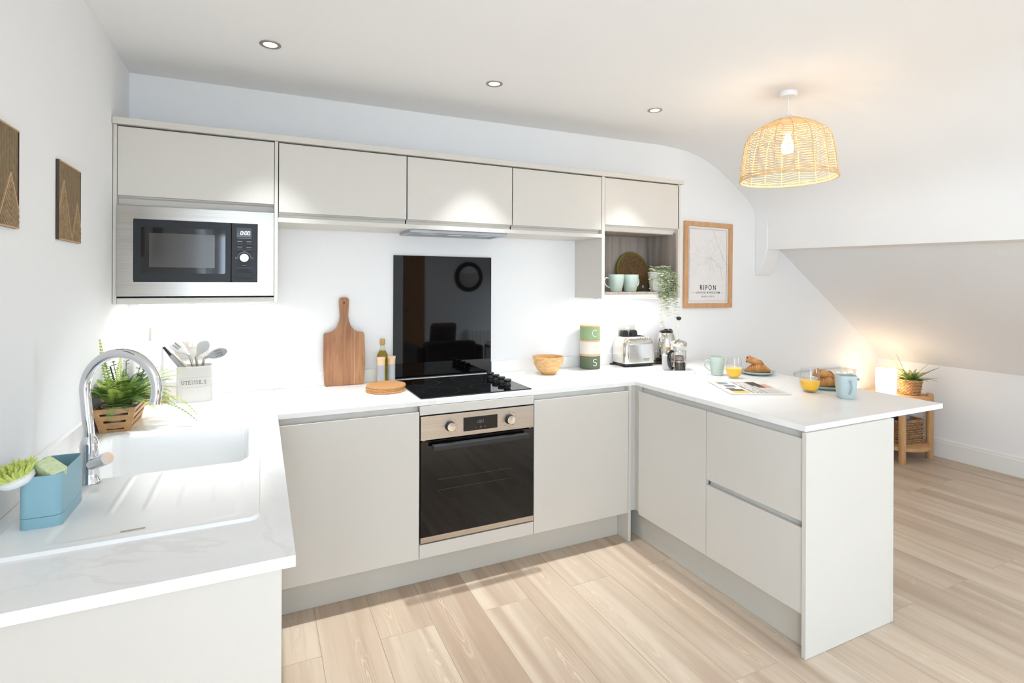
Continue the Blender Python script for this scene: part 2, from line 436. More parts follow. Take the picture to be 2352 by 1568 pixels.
# ------------------------------------------------------------------ the setting
ZT = .898; ZB = .875; YD = -.594; XK = 5.75; YR = -5.5
PW = .2259; PX = .777; PL = 1.54
floor = struct(B().box(-.1, 5.85, YR - .1, .1, -.1, -.012).build('floor', 'dark_gap'))
def plank_mesh(x0, x1, y0, y1):
    c = .0015; hx = (x1 - x0) / 2; hy = (y1 - y0) / 2
    b = B(); ring = lambda dx, z: [(-hx + dx, -hy + dx, z), (hx - dx, -hy + dx, z), (hx - dx, hy - dx, z), (-hx + dx, hy - dx, z)]
    b.add(ring(0, -.012) + ring(0, -c) + ring(c, 0), [(8, 9, 10, 11)] + [(4 * k + i, 4 * k + (i + 1) % 4, 4 * k + 4 + (i + 1) % 4, 4 * k + 4 + i) for k in (0, 1) for i in range(4)])
    me = bpy.data.meshes.new('plank'); me.from_pydata(b.v, [], b.f); me.update(); me.materials.append(MATS['oak_plank']); me.materials.append(MATS['plank_edge'])
    for pl_ in me.polygons: pl_.material_index = 0 if pl_.normal.z > .95 else 1
    return me
pcache = {}
for row in range(-4, 23):
    x0 = max(0, PX + row * PW); x1 = min(XK, PX + (row + 1) * PW)
    if x1 - x0 < .01: continue
    cuts = [0.0]; y = -.835 if row % 2 else -.065
    while y > YR: cuts.append(y); y -= PL
    cuts.append(YR)
    for a, b_ in zip(cuts, cuts[1:]):
        key = (round(x1 - x0, 4), round(a - b_, 4))
        if key not in pcache: pcache[key] = plank_mesh(x0, x1, b_, a)
        o = bpy.data.objects.new('plank', pcache[key]); COL.objects.link(o); o.location = ((x0 + x1) / 2, (a + b_) / 2, 0); o.parent = floor

low = lambda x: 1.733 - .69 * (x - 4.407)
prof = [(-.1, 2.424), (0, 2.424), (1.5, 2.434), (2.9, 2.446), (3.15, 2.448), (3.3, 2.441), (3.42, 2.428), (3.52, 2.406), (3.62, 2.372), (3.72, 2.326), (3.911, 2.204), (4.0, 2.143), (4.06, 2.094), (4.1, 2.048), (4.125, 1.998), (4.138, 1.945), (4.1415, 1.86), (4.3, 1.82), (4.40, low(4.40)), (4.72, low(4.72)), (5.38, low(5.38)), (5.70, low(5.70)), (5.745, low(5.745) - .04), (5.85, low(5.85) - .04)]
cb = B(); n = len(prof)
for i in range(n - 1):
    (xa, za), (xb, zb) = prof[i], prof[i + 1]
    spans = [(.1, -3.7), (-3.7, -4.9), (-4.9, YR - .1)]
    if xa == 4.72: del spans[1]      # the gap is for the added, unseen roof window
    for ya, yb in spans:
        cb.add([(xa, ya, za), (xb, ya, zb), (xb, yb, zb), (xa, yb, za), (xa, ya, za + .12), (xb, ya, zb + .12), (xb, yb, zb + .12), (xa, yb, za + .12)],
               [(0, 1, 2, 3), (7, 6, 5, 4)])
ceiling = cb.build('ceiling', 'ceiling_paint'); struct(ceiling)
bm = bmesh.new(); bm.from_mesh(ceiling.data); bmesh.ops.remove_doubles(bm, verts=bm.verts, dist=1e-4); bmesh.ops.recalc_face_normals(bm, faces=bm.faces); bm.to_mesh(ceiling.data); bm.free()
ceiling.data.shade_smooth(); ceiling.data.set_sharp_from_angle(angle=radians(28))

struct(B().box(-.1, 5.85, 0, .1, 0, 2.6).build('wall_back', 'wall_paint'))
wl = B()
wl.box(-.1, 0, -3.6, 0, 0, 2.6).box(-.1, 0, YR, -4.8, 0, 2.6).box(-.1, 0, -4.8, -3.6, 0, .9).box(-.1, 0, -4.8, -3.6, 2.1, 2.6)
struct(wl.build('wall_left', 'wall_paint'))
struct(B().box(XK, XK + .1, YR, 0, 0, .95).build('wall_right', 'wall_paint'))
wf = B()   # wall behind the camera, with a glazed door, a wooden door and a small window
for a, b_ in ((-.1, .04), (.60, 2.62), (3.02, 5.85)): wf.box(a, b_, YR - .1, YR, 0, 2.6)
wf.box(.04, .60, YR - .1, YR, 2.1, 2.6).box(2.62, 3.02, YR - .1, YR, 2.05, 2.6)
struct(wf.build('wall_front', 'wall_paint'))
def window(name, x0, x1, z0, z1, side='front'):
    b = B(); t = .05
    F = (lambda u, v, w: (u, YR - .07 + w, v)) if side == 'front' else (lambda u, v, w: (-.07 + w, u, v))
    for p in ((x0, x0 + t, z0, z1), (x1 - t, x1, z0, z1), (x0, x1, z0, z0 + t), (x0, x1, z1 - t, z1)):
        b.prism([(p[0], p[2]), (p[1], p[2]), (p[1], p[3]), (p[0], p[3])], 0, .05, F)
    o = struct(b.build(name, 'trim_paint'))
    g = B().prism([(x0 + t, z0 + t), (x1 - t, z0 + t), (x1 - t, z1 - t), (x0 + t, z1 - t)], .02, .026, F).build('pane', 'window_glass', o)
window('door_1', .04, .60, .01, 2.1); window('window_1', -4.8, -3.6, .9, 2.1, 'left')
sl_ = Matrix.Translation((5.05, -4.3, low(5.05))) @ Matrix.Rotation(math.atan(.69), 4, 'Y')
b = B()
for q in ((-.4, -.35, -.6, .6), (.35, .4, -.6, .6), (-.35, .35, -.6, -.55), (-.35, .35, .55, .6)): b.box(*q, -.01, .11)
wr = struct(b.xf(sl_).build('added_roof_window', 'trim_paint')); B().box(-.35, .35, -.55, .55, .05, .056).xf(sl_).build('pane', 'window_glass', wr)  # unseen roof window, added as an opening for the fill light
d2 = struct(B().box(2.64, 3.0, YR - .06, YR - .02, .01, 2.03).build('door_2', 'door_wood', bevel=.004))
B().lathe([(.012, 0), (.022, .03), (.0, .05)], 16, (2.7, YR + .005, 1.0), axis='y').build('door_knob', 'brushed_nickel', d2, True)

# purlin boxed in under the slope, with its plaster corbel at the back wall
bz = lambda y: 1.7205 + .0197 * y
struct(B().hexa([(4.1412, YR, bz(YR)), (4.44, YR, bz(YR)), (4.44, 0, bz(0)), (4.1412, 0, bz(0)), (4.1412, YR, 1.9), (4.44, YR, 1.9), (4.44, 0, 1.9), (4.1412, 0, 1.9)]).build('trim_1', 'ceiling_paint'))
cp = [(.0, 2.06), (-.03, 2.06), (-.075, 2.04), (-.1, 2.0), (-.108, 1.95), (-.108, 1.74), (-.1, 1.70), (-.085, 1.645), (-.062, 1.594), (-.03, 1.535), (-.018, 1.519), (0, 1.519)]
struct(B().prism(cp, 4.132, 4.285, YZ).build('trim_2', 'ceiling_paint', smooth=True, bevel=.006))
bb = B().prism([(XK, 0), (XK - .018, 0), (XK - .018, .125), (XK - .014, .13), (XK - .014, .147), (XK - .008, .1545), (XK, .1545)], YR, 0, XZ)
struct(bb.build('baseboard_right', 'trim_paint'))
struct(B().prism([(-.018, 0), (0, 0), (0, .1545), (-.008, .1545), (-.014, .147), (-.014, .13), (-.018, .125)], 3.04, XK - .02, YZ).build('baseboard_back', 'trim_paint'))

# ------------------------------------------------------------------ base units along the back wall
def rail_back(b, x0, x1):   # recessed finger channel under the worktop
    b.prism([(-.553, .80), (-.553, ZB - .001), (-.558, ZB - .001), (-.558, .862), (-.561, .852), (-.567, .843), (-.574, .838), (-.574, .80)], x0, x1, YZ)
def base_unit(label, x0, x1):
    t = thing('base_cabinet', label, 'cabinet', ((x0 + x1) / 2, -.3, .15))
    B().box(x0 + .001, x1 - .001, -.55, -.02, .152, ZB - .001).build('carcass', 'cabinet', t, world=True)
    B().box(x0 + .0015, x1 - .0015, YD, -.5745, .163, .847).build('door', 'cabinet', t, bevel=.0016, world=True)
    b = B(); rail_back(b, x0 + .001, x1 - .001); b.build('finger_rail', 'cabinet_rail', t, smooth=True, world=True)
    return t
base_unit('plain beige base cabinet between the sink run and the oven', .629, 1.229)
base_unit('plain beige base cabinet between the oven and the inner corner', 1.829, 2.428)
oh = thing('oven_housing', 'beige cabinet housing that surrounds the built-in oven', 'cabinet', (1.529, -.3, .15))
for x in (1.2295, 1.8135): B().box(x, x + .015, -.553, -.02, .152, ZB - .001).build('side_panel', 'cabinet', oh, world=True)
B().box(1.2305, 1.8275, YD, -.5745, .8305, ZB - .002).build('top_filler', 'cabinet', oh, bevel=.001, world=True)
B().box(1.2305, 1.8275, YD, -.5745, .163, .2265).build('bottom_filler', 'cabinet', oh, bevel=.001, world=True)
B().box(1.2445, 1.8135, -.55, -.02, .2, .215).build('shelf', 'cabinet', oh, world=True)
tag(B().box(.56, 2.427, -.4956, -.478, .001, .15).build('plinth', 'plinth'), 'low recessed plinth board beneath the oven and back wall cabinets', 'plinth')
ep = tag(B().box(2.4285, 2.446, YD, -.02, .001, ZB - .001).build('support_panel', 'cabinet', bevel=.0012), 'thin upright panel reaching the floor at the inner corner', 'panel')
cpn = B().prism([(2.447, -.5745), (2.4885, -.5745), (2.4885, -.6285), (2.5, -.6285), (2.5, -.56), (2.447, -.56)], .163, ZB - .001, XY)
tag(cpn.build('corner_post', 'cabinet', bevel=.001), 'narrow L-shaped corner post where the two cabinet runs meet', 'post')

# ------------------------------------------------------------------ peninsula
XD = 2.468
def pen_unit(name, label, y0, y1, drawers):
    t = thing(name, label, 'cabinet', (2.75, (y0 + y1) / 2, .15))
    B().box(2.509, 3.006, y1 + .001, y0 - .001, .152, ZB - .001).build('carcass', 'cabinet', t, world=True)
    fronts = [('drawer', .163, .4995), ('drawer', .5247, .847)] if drawers else [('door', .163, .847)]
    for nme, z0, z1 in fronts:
        B().box(XD, 2.4885, y1 + .0015, y0 - .0015, z0, z1).build(nme, 'cabinet', t, bevel=.0016, world=True)
    for zt, lo in ([(ZB - .001, .80), (.53, .45)] if drawers else [(ZB - .001, .80)]):
        k = .847 if lo == .80 else .4995
        if lo == .80: P = [(2.508, .80), (2.508, zt), (2.503, zt), (2.503, .862), (2.5, .852), (2.495, .843), (2.4885, .838), (2.4885, .80)]
        else: P = [(2.508, .46), (2.508, .56), (2.4885, .56), (2.4885, .534), (2.494, .531), (2.497, .524), (2.497, .505), (2.494, .497), (2.4885, .492), (2.4885, .46)]
        B().prism(P, y1 + .001, y0 - .001, XZ).build('finger_rail', 'cabinet_rail', t, smooth=True, world=True)
    return t
pen_unit('base_cabinet', 'beige single-door cabinet of the peninsula next to the inner corner', -.629, -1.1285, False)
pen_unit('drawer_cabinet', 'beige two-drawer unit of the peninsula beside its end panel', -1.1285, -1.6265, True)
tag(B().box(2.461, 3.0075, -1.645, -1.627, .001, ZB - .001).build('end_panel', 'cabinet', bevel=.001), 'tall plain panel closing the near end of the peninsula', 'panel')
tag(B().box(3.008, 3.026, -1.645, -.002, .001, ZB - .001).build('back_panel', 'cabinet', bevel=.001), 'long back panel of the peninsula facing the dining side', 'panel')
tag(B().box(2.52, 2.538, -1.6265, -.4965, .001, .15).build('plinth', 'plinth'), 'recessed plinth board beneath the peninsula door and drawers', 'plinth')

# ------------------------------------------------------------------ sink run on the left
lt = thing('sink_cabinet', 'beige cabinet run under the sink, its blank end panel towards the camera', 'cabinet', (.3, -1.2, .0))
B().box(.002, .598, -1.846, -1.828, .001, ZB - .001).build('end_panel', 'cabinet', lt, bevel=.001, world=True)
cr = B(); cr.box(.002, .55, -1.827, -1.81, .152, ZB - .001).box(.002, .55, -.625, -.605, .152, ZB - .001).box(.002, .55, -1.809, -.626, .152, .17).box(.002, .012, -1.809, -.626, .171, ZB - .001)
cr.build('carcass', 'cabinet', lt, world=True)
for ya, yb in ((-1.8265, -1.23), (-1.2285, -.632)):
    B().box(.574, .594, ya, yb, .163, .847).build('door', 'cabinet', lt, bevel=.0016, world=True)
B().prism([(.553, .80), (.574, .80), (.574, .838), (.567, .843), (.558, .862), (.558, ZB - .001), (.553, ZB - .001)], -1.8265, -.606, XZ).build('finger_rail', 'cabinet_rail', lt, world=True)
B().box(.48, .4956, -1.827, -.4965, .001, .15).build('plinth', 'plinth', lt, world=True)

# ------------------------------------------------------------------ worktops and upstands
wt = B(); wt.box(.001, .6235, -.69, -.001, ZB, ZT).box(.001, .6235, -1.855, -1.62, ZB, ZT).box(.001, .075, -1.62, -.69, ZB, ZT).box(.54, .6235, -1.62, -.69, ZB, ZT)
tag(wt.build('worktop', 'worktop_marble'), 'white marbled worktop holding the sink, along the left wall', 'worktop')
XP = 2.4723; XPR = 3.437; YPE = -1.634; YF = -.5924
tag(B().prism([(.6242, -.001), (.6242, YF), (XP, YF), (XP, YPE), (XPR - .01, YPE), (XPR + .01, -.001)], ZB, ZT, XY).build('worktop', 'worktop_marble', bevel=.0015), 'white marbled worktop running behind the hob and out over the peninsula', 'worktop')
tag(B().box(.0005, .0155, -1.855, -.0165, ZT + .0005, ZT + .07).build('upstand', 'worktop_marble', bevel=.001), 'low white upstand along the left wall behind the tap', 'upstand')
tag(B().box(.0005, 1.2355, -.016, -.0005, ZT + .0005, ZT + .07).build('upstand', 'worktop_marble', bevel=.001), 'low white upstand on the back wall left of the black splashback', 'upstand')
tag(B().box(1.838, 3.08, -.016, -.0005, ZT + .0005, ZT + .07).build('upstand', 'worktop_marble', bevel=.001), 'low white upstand on the back wall right of the black splashback', 'upstand')
sb = B().box(1.2367, 1.8367, -.0085, -.0005, .9015, 1.604).build('splashback', 'black_glass', bevel=.001)
tag(sb, 'tall glossy black glass splashback on the wall behind the hob', 'splashback')
sh = thing('hob', 'black ceramic hob with four rotary knobs along its right side', 'hob', (1.5366, -.31, ZT))
B().box(1.2419, 1.8312, -.5613, -.0591, ZT + .0005, ZT + .006).build('glass_top', 'black_glass', sh, bevel=.0015, world=True)
for cx, cy, r in ((1.375, -.20, .074), (1.385, -.425, .094), (1.62, -.17, .088), (1.63, -.41, .074)):
    b = B(); F = lambda u, v: (u, v, ZT + .0063)
    b.ribbon(arc(cx, cy, r, 0, 360, 48)[:-1], .0011, F, True); b.build('ring_mark', 'ring_line', sh, world=True)
for i in range(4):
    cy = -.20 - i * .078
    b = B(); b.lathe([(.0185, 0), (.0195, .004), (.019, .006), (.0165, .009), (.016, .018), (.0195, .021), (.0205, .025), (.0205, .03), (.0195, .033), (0, .0335)], 28, (1.752, cy, ZT + .006))
    k = b.build('knob', 'black_plastic', sh, True, world=True)

# ------------------------------------------------------------------ wall units
YU = -.309; ZU = 2.1025
tag(B().box(.002, 3.0815, -.325, -.001, ZU + .001, 2.1305).build('cornice_board', 'cabinet', bevel=.001), 'thin beige board capping the whole row of wall cabinets', 'board')
def flap(t, x0, x1, z0, z1=2.097):
    return B().box(x0, x1, YU, YU + .019, z0, z1).build('flap_door', 'cabinet', t, bevel=.0016, world=True)
def urail(t, x0, x1, z0, z1):
    return B().prism([(YU + .032, z1 + .02), (YU + .02, z1 + .02), (YU + .02, z1 - .004), (YU + .03, z1 - .01), (YU + .03, z0), (YU + .036, z0), (YU + .036, z1 + .02)], x0, x1, YZ).build('finger_rail', 'cabinet_rail', t, world=True)
mu = thing('wall_cabinet', 'beige wall cabinet with a flap above the built-in microwave', 'cabinet', (.31, -.15, 1.354))
B().box(.002, .0155, YU, -.001, 1.354, ZU).build('side_panel', 'cabinet', mu, bevel=.0008, world=True)
B().box(.6145, .6294, YU, -.001, 1.354, ZU).build('side_panel', 'cabinet', mu, bevel=.0008, world=True)
B().box(.016, .614, YU + .002, -.001, 1.354, 1.379).build('bottom_panel', 'cabinet', mu, bevel=.0008, world=True)
B().box(.016, .614, YU + .037, -.001, 1.7735, ZU).build('carcass', 'cabinet', mu, world=True)
flap(mu, .0175, .6125, 1.809); urail(mu, .016, .614, 1.7735, 1.809)
labs = ['beige wall cabinet flap unit beside the microwave cabinet', 'beige wall cabinet flap unit directly above the extractor and hob', 'beige wall cabinet flap unit next to the open shelf unit']
for (x0, x1), lb in zip(((.63, 1.2366), (1.2366, 1.8365), (1.8365, 2.4405)), labs):
    t = thing('wall_cabinet', lb, 'cabinet', ((x0 + x1) / 2, -.15, 1.75))
    B().box(x0 + .001, x1 - .001, YU + .037, -.001, 1.7505, ZU).build('carcass', 'cabinet', t, world=True)
    flap(t, x0 + .003, x1 - .003, 1.775); urail(t, x0 + .003, x1 - .003, 1.7505, 1.775)
    B().box(x0 + .0005, x0 + .0025, YU + .028, YU + .0365, 1.7505, ZU).build('gap_edge', 'dark_gap', t, world=True)
tag(B().box(.63, 2.4405, YU - .002, -.001, 1.728, 1.75).build('underboard', 'cabinet', bevel=.0008), 'thin beige board closing the underside of the three middle cabinets', 'board')
ou = thing('wall_cabinet', 'beige wall cabinet with a flap over an open wood-lined shelf', 'cabinet', (2.75, -.15, 1.356))
B().box(2.441, 2.4625, YU, -.001, 1.356, ZU).build('side_panel', 'cabinet', ou, bevel=.0008, world=True)
B().box(3.044, 3.063, YU, -.001, 1.356, ZU).build('side_panel', 'cabinet', ou, bevel=.0008, world=True)
B().box(2.463, 3.0435, YU + .002, -.001, 1.356, 1.382).build('bottom_panel', 'cabinet', ou, bevel=.0008, world=True)
B().box(2.463, 3.0435, YU + .037, -.001, 1.786, ZU).build('carcass', 'cabinet', ou, world=True)
flap(ou, 2.4645, 3.0525, 1.81); urail(ou, 2.463, 3.0435, 1.775, 1.81)
li = B(); li.box(2.463, 3.0435, -.012, -.001, 1.3825, 1.7855).box(3.029, 3.0435, YU + .001, -.012, 1.3825, 1.7855).box(2.463, 2.466, YU + .006, -.012, 1.3825, 1.7855).box(2.466, 3.029, YU + .001, -.012, 1.3825, 1.396).box(2.466, 3.029, YU + .04, -.012, 1.772, 1.7855)
li.build('wood_lining', 'grey_oak', ou, world=True)
def strip(label, x0, x1, z):
    t = thing('strip_light', label, 'light', ((x0 + x1) / 2, -.16, z))
    B().box(x0, x1, -.172, -.148, z - .006, z).build('housing', 'aluminium_mesh', t, world=True)
    B().box(x0 + .005, x1 - .005, -.168, -.152, z - .0075, z - .006).build('diffuser', 'strip_lens', t, world=True)
    area_light('strip_glow', (0, 0, -.01), x1 - x0, E_STRIP, (1, .97, .93), (0, 0, -1), .02, parent=t)
strip('slim lit strip light under the microwave cabinet', .06, .57, 1.3535)
strip('slim lit strip light under the open shelf cabinet', 2.5, 3.0, 1.3555)
hd = thing('extractor_hood', 'slim silver extractor hood set into the underside above the hob', 'extractor', (1.54, -.15, 1.715))
fr = B()
for q in ((1.262, 1.815, -.282, -.262), (1.262, 1.815, -.06, -.04), (1.262, 1.29, -.262, -.06), (1.787, 1.815, -.262, -.06), (1.29, 1.787, -.262, -.21)): fr.box(*q, 1.712, 1.7275)
fr.build('frame', 'aluminium_mesh', hd, bevel=.001, world=True)
B().box(1.29, 1.787, -.21, -.06, 1.719, 1.7275).build('filter', 'galvanised', hd, world=True)
B().box(1.49, 1.56, -.235, -.2, 1.709, 1.712).build('catch', 'white_plastic', hd, bevel=.001, world=True)
for a in (1.33, 1.66): B().box(a, a + .08, -.245, -.225, 1.7105, 1.712).build('lamp_lens', 'white_plastic', hd, world=True)

# ------------------------------------------------------------------ microwave
mw = thing('microwave', 'built-in microwave with a wide stainless steel frame and black door', 'microwave', (.31, -.2, 1.3805))
YM = -.3145
b = B()
for q in ((.0165, .6125, 1.7135, 1.7685), (.0165, .6125, 1.3865, 1.4475), (.0165, .0745, 1.4475, 1.7135), (.545, .6125, 1.4475, 1.7135)): b.box(q[0], q[1], YM, -.3095, q[2], q[3])
b.build('steel_frame', 'steel', mw, world=True)
B().box(.0165, .6125, -.309, -.02, 1.3805, 1.7685).build('body', 'dark_gap', mw, world=True)
B().prism(rrect(.0755, .4375, 1.4495, 1.712, .008), -.329, -.3095, XZ).build('door', 'charcoal_plastic', mw, bevel=.0015, world=True)
dr = mw.children[-1]
B().prism(rrect(.103, .4155, 1.4845, 1.679, .006), -.3296, -.3285, XZ).build('window', 'mw_window', dr, world=True)
B().box(.132, .374, -.3301, -.3297, 1.510, 1.655).build('mesh_screen', 'mw_mesh', dr, world=True)
B().prism(rrect(.4395, .5435, 1.4495, 1.712, .008), -.329, -.3095, XZ).build('control_panel', 'charcoal_plastic', mw, bevel=.0015, world=True)
pn = mw.children[-1]
B().box(.46, .52, -.3296, -.3285, 1.650, 1.693).build('display', 'black_gloss', pn, world=True)
b = B(); seven(b, '0:00', .4765, 1.6615, .0155, lambda u, v: (u, -.33, v), .0019); b.build('clock_digits', 'led_white', pn, world=True)
for x in (.4615, .4985):
    for z in (1.619, 1.594): B().box(x, x + .0225, -.3325, -.3285, z - .0045, z + .0045).build('button', 'black_plastic', pn, bevel=.001, world=True)
B().box(.4615, .521, -.3325, -.3285, 1.5085, 1.5175).build('button', 'black_plastic', pn, bevel=.001, world=True)
b = B()
for q in ((.4585, .5235, 1.4935, 1.4945), (.4585, .5235, 1.464, 1.465), (.4585, .4595, 1.464, 1.4945), (.5225, .5235, 1.464, 1.4945)): b.box(q[0], q[1], -.3293, -.3285, q[2], q[3])
b.build('button_outline', 'dark_gap', pn, world=True)
b = B(); G = lambda u, v: (u, -.3294, v)
b.ribbon(arc(.491, 1.557, .0265, 0, 180, 18), .0009, G)
for cx, cz in ((.4585, 1.557), (.491, 1.589), (.5235, 1.557)): b.ribbon([(cx - .004, cz - .003), (cx + .004, cz - .003), (cx + .004, cz + .003), (cx - .004, cz + .003)], .0007, G, True)
for x in (.4625, .4995):
    for z in (1.631, 1.606): b.rect(x, x + .02, z - .0008, z + .0008, G)
b.rect(.482, .501, 1.5225, 1.5235, G); b.rect(.462, .52, 1.6455, 1.6465, G); b.build('printed_marks', 'print_light', pn, world=True)['kind'] = 'stuff'
B().lathe([(.0185, 0), (.0185, .012), (.0175, .0145), (0, .015)], 32, (.491, -.329, 1.557), axis='y').build('dial', 'steel_light', pn, True, world=True)

# ------------------------------------------------------------------ oven
ov = thing('oven', 'built-in electric oven with steel control panel and black glass door', 'oven', (1.529, -.3, .23))
B().box(1.246, 1.812, -.575, -.05, .232, .826).build('body', 'dark_gap', ov, world=True)
B().box(1.2335, 1.8265, -.5965, -.5755, .7125, .8245).build('control_panel', 'steel_h', ov, bevel=.0015, world=True)
cpn = ov.children[-1]
B().box(1.4435, 1.6225, -.5972, -.5962, .733, .7995).build('display', 'black_gloss', cpn, world=True)
b = B(); F = lambda u, v: (u, -.5975, v); seven(b, '1303', 1.511, .767, .013, F, .0012)
b.ribbon([(1.505, .747), (1.511, .747)], .0012, F); b.ribbon(arc(1.5335, .747, .004, 0, 360, 12)[:-1], .001, F, True); b.ribbon([(1.553, .747), (1.559, .747)], .0012, F); b.ribbon([(1.556, .744), (1.556, .750)], .0012, F)
b.build('clock_digits', 'led_faint', cpn, world=True)
b = B(); F = lambda u, v: (u, -.5968, v)
for kx in (1.375, 1.687):
    for a in range(0, 360, 45 if kx < 1.5 else 36):
        if kx > 1.5 and a in (36, 72): continue
        cx, cz = kx + .037 * cos(radians(a + 90)), .768 + .037 * sin(radians(a + 90)); q = .0032
        if kx < 1.5 and a in (45, 135): continue
        if kx < 1.5: b.ribbon([(cx - q, cz - q), (cx + q, cz - q), (cx + q, cz + q), (cx - q, cz + q)], .0008, F, True)
        else: b.rect(cx - .0045, cx + .0045, cz - .0012, cz + .0012, F)
    b.rect(kx - .0012, kx + .0012, .795, .799, F)
b.ribbon(arc(1.742, .768, .0025, 0, 360, 10)[:-1], .0008, F, True)
b.build('printed_marks', 'print_grey', cpn, world=True)['kind'] = 'stuff'
for kx in (1.375, 1.687):
    k = B().lathe([(.024, 0), (.024, .006), (.021, .009), (.0205, .026), (.0195, .0275)], 32, (kx, -.5966, .768), axis='y').build('knob', 'black_plastic', cpn, True, world=True)
    B().lathe([(.0205, .0272), (.0205, .029), (.019, .0305), (0, .031)], 32, (kx, -.5966, .768), axis='y').build('knob_cap', 'polished_steel', cpn, True, world=True)
B().box(1.2345, 1.8255, -.5955, -.5755, .26, .7075).build('door', 'black_glass', ov, bevel=.0015, world=True)
od = ov.children[-1]
b = B()
for q in ((1.306, 1.763, .316, .3163), (1.306, 1.763, .655, .6553)): b.box(q[0], q[1], -.5958, -.5954, q[2], q[3])
for z in (.47, .52): b.box(1.32, 1.7, -.5958, -.5954, z, z + .0018)
b.build('rack_lines', 'ring_line', od, world=True)
B().box(1.2345, 1.8255, -.5965, -.5755, .234, .2595).build('bottom_trim', 'steel_h', ov, bevel=.001, world=True)
b = B(); b.box(1.283, 1.778, -.643, -.632, .672, .694).box(1.283, 1.778, -.632, -.607, .686, .694)
b.build('handle', 'handle_black', od, bevel=.002, world=True)
for x in (1.30, 1.745): B().box(x, x + .018, -.632, -.5955, .6765, .686).build('handle_bracket', 'black_plastic', od, world=True)
for x in (1.245, 1.803): B().box(x, x + .012, -.59, -.577, .7078, .7122).build('hinge_clip', 'brushed_nickel', od, world=True)

# ------------------------------------------------------------------ sink and tap
def sdf(x, y, x0, x1, y0, y1, r):
    cx, cy, hx, hy = (x0 + x1) / 2, (y0 + y1) / 2, (x1 - x0) / 2 - r, (y1 - y0) / 2 - r
    dx, dy = abs(x - cx) - hx, abs(y - cy) - hy
    return sqrt(max(dx, 0) ** 2 + max(dy, 0) ** 2) + min(max(dx, dy), 0) - r
def sstep(a, b, t):
    t = max(0, min(1, (t - a) / (b - a))); return t * t * (3 - 2 * t)
def sink_z(x, y):
    d = sdf(x, y, .05, .562, -1.649, -.662, .03)
    z = ZT + .0075 - .013 * sstep(-.006, 0, d)
    db = sdf(x, y, .088, .520, -1.178, -.722, .03)          # bowl
    dd = sdf(x, y, .15, .520, -1.615, -1.165, .025)          # drainer
    rc = .004 * sstep(.0, -.012, dd)
    if dd < -.01 and y < -1.2 and y > -1.5:
        for gx in (.236, .309, .380, .452): rc -= .0026 * max(0, 1 - abs(x - gx) / .005) * sstep(-1.5, -1.46, y) * sstep(-1.2, -1.215, y)
    z -= rc * (1 - sstep(0, -.01, db))
    z -= .19 * sstep(.002, -.012, db) + .006 * sstep(.012, 0, db)
    return z
sk = thing('sink', 'white composite sink with one bowl and a ridged drainer', 'sink', (.306, -1.155, ZT))
xs = [.046 + i * .0052 for i in range(101)]; ys = [-1.653 + i * .0052 for i in range(192)]
b = B(); b.v = [(x, y, sink_z(x, y)) for y in ys for x in xs]
nx = len(xs); b.f = [(j * nx + i, j * nx + i + 1, (j + 1) * nx + i + 1, (j + 1) * nx + i) for j in range(len(ys) - 1) for i in range(nx - 1)]
b.build('basin', 'sink_composite', sk, True, world=True, angle=50)
B().prism(rrect(-.0225, .0225, -.0022, .0022, .002, 3), 0, .0018, lambda u, v, w: (.3065 + u, -1.606 + v + u * .05, ZT + .0072 + w)).build('drain_slot', 'brushed_nickel', sk, world=True)
B().lathe([(.04, 0), (.04, .003), (.03, .004), (0, .002)], 28, (.3, -.95, ZT - .189)).build('waste', 'chrome', sk, True, world=True)

tp = thing('kitchen_tap', 'tall chrome swan-neck tap standing behind the sink', 'tap', (.139, -1.221, ZT + .007))
B().lathe([(.027, 0), (.027, .004), (.024, .008), (.0225, .03), (.021, .075), (.021, .105), (.017, .118), (.0135, .125)], 32).build('base', 'chrome', tp, True)
R = .0975; S0 = .085; ZC = .2505
pth = [(0, 0, .118), (-.0024, .0011, .15), (-.0056, .0026, .185), (-.0088, .0042, .22)]
for i in range(0, 29):
    a = pi - i * (pi + .3) / 28; k = S0 + R * cos(a)
    pth.append((k * .904, -k * .427, ZC + R * 1.02 * sin(a)))
b = B().tube(pth, .0128, 18); b.build('spout', 'chrome', tp, True)
e = Vector(pth[-1]); b = B().tube([e, e + Vector((-.001, 0, -.008))], .0138, 18); b.build('aerator', 'chrome', tp, True)
b = B().tube([(.01, -.01, .052), (.028, -.026, .06), (.05, -.045, .072)], [.0165, .0165, .0165], 22); b.build('valve', 'chrome', tp, True)
b = B().tube([(.006, -.016, .06), (.008, -.016, .10), (.008, -.014, .135)], .0042, 10); b.build('lever', 'chrome', tp, True)
# ------------------------------------------------------------------ plants
def frond(b, base, az, el, length, droop, wd, n=22, curl=0.0, fold=.25, tip=.12):
    p = Vector(base); e = el; a = az; pts = []; st = length / n
    for i in range(n + 1):
        pts.append((p.copy(), a, e)); d = Vector((cos(a) * cos(e), sin(a) * cos(e), sin(e))); p = p + d * st
        e -= droop / n; a += curl / n
    b.tube([q[0] for q in pts], [.0016 * (1 - .7 * i / n) for i in range(n + 1)], 4)
    for i in range(2, n + 1):
        q, a, e = pts[i]; t = i / n
        d = Vector((cos(a) * cos(e), sin(a) * cos(e), sin(e))); s = Vector((-sin(a), cos(a), 0)); up = s.cross(d) * -1
        if up.z < 0: up = -up
        L = wd * min(1, (t + .06) / .22) * (1 - t * .96) ** .7 * (.92 + .16 * random.random()) + .0012
        hw = st * .52
        for sg in (-1, 1):
            dr = (s * sg * .93 + d * .36 + up * (fold * (.4 - t))).normalized()
            m1 = q + dr * L * .4; k = up * .0006
            b.add([q, m1 + d * hw + k, q + dr * L, m1 - d * hw * .8 - k], [(0, 1, 2), (0, 2, 3)])
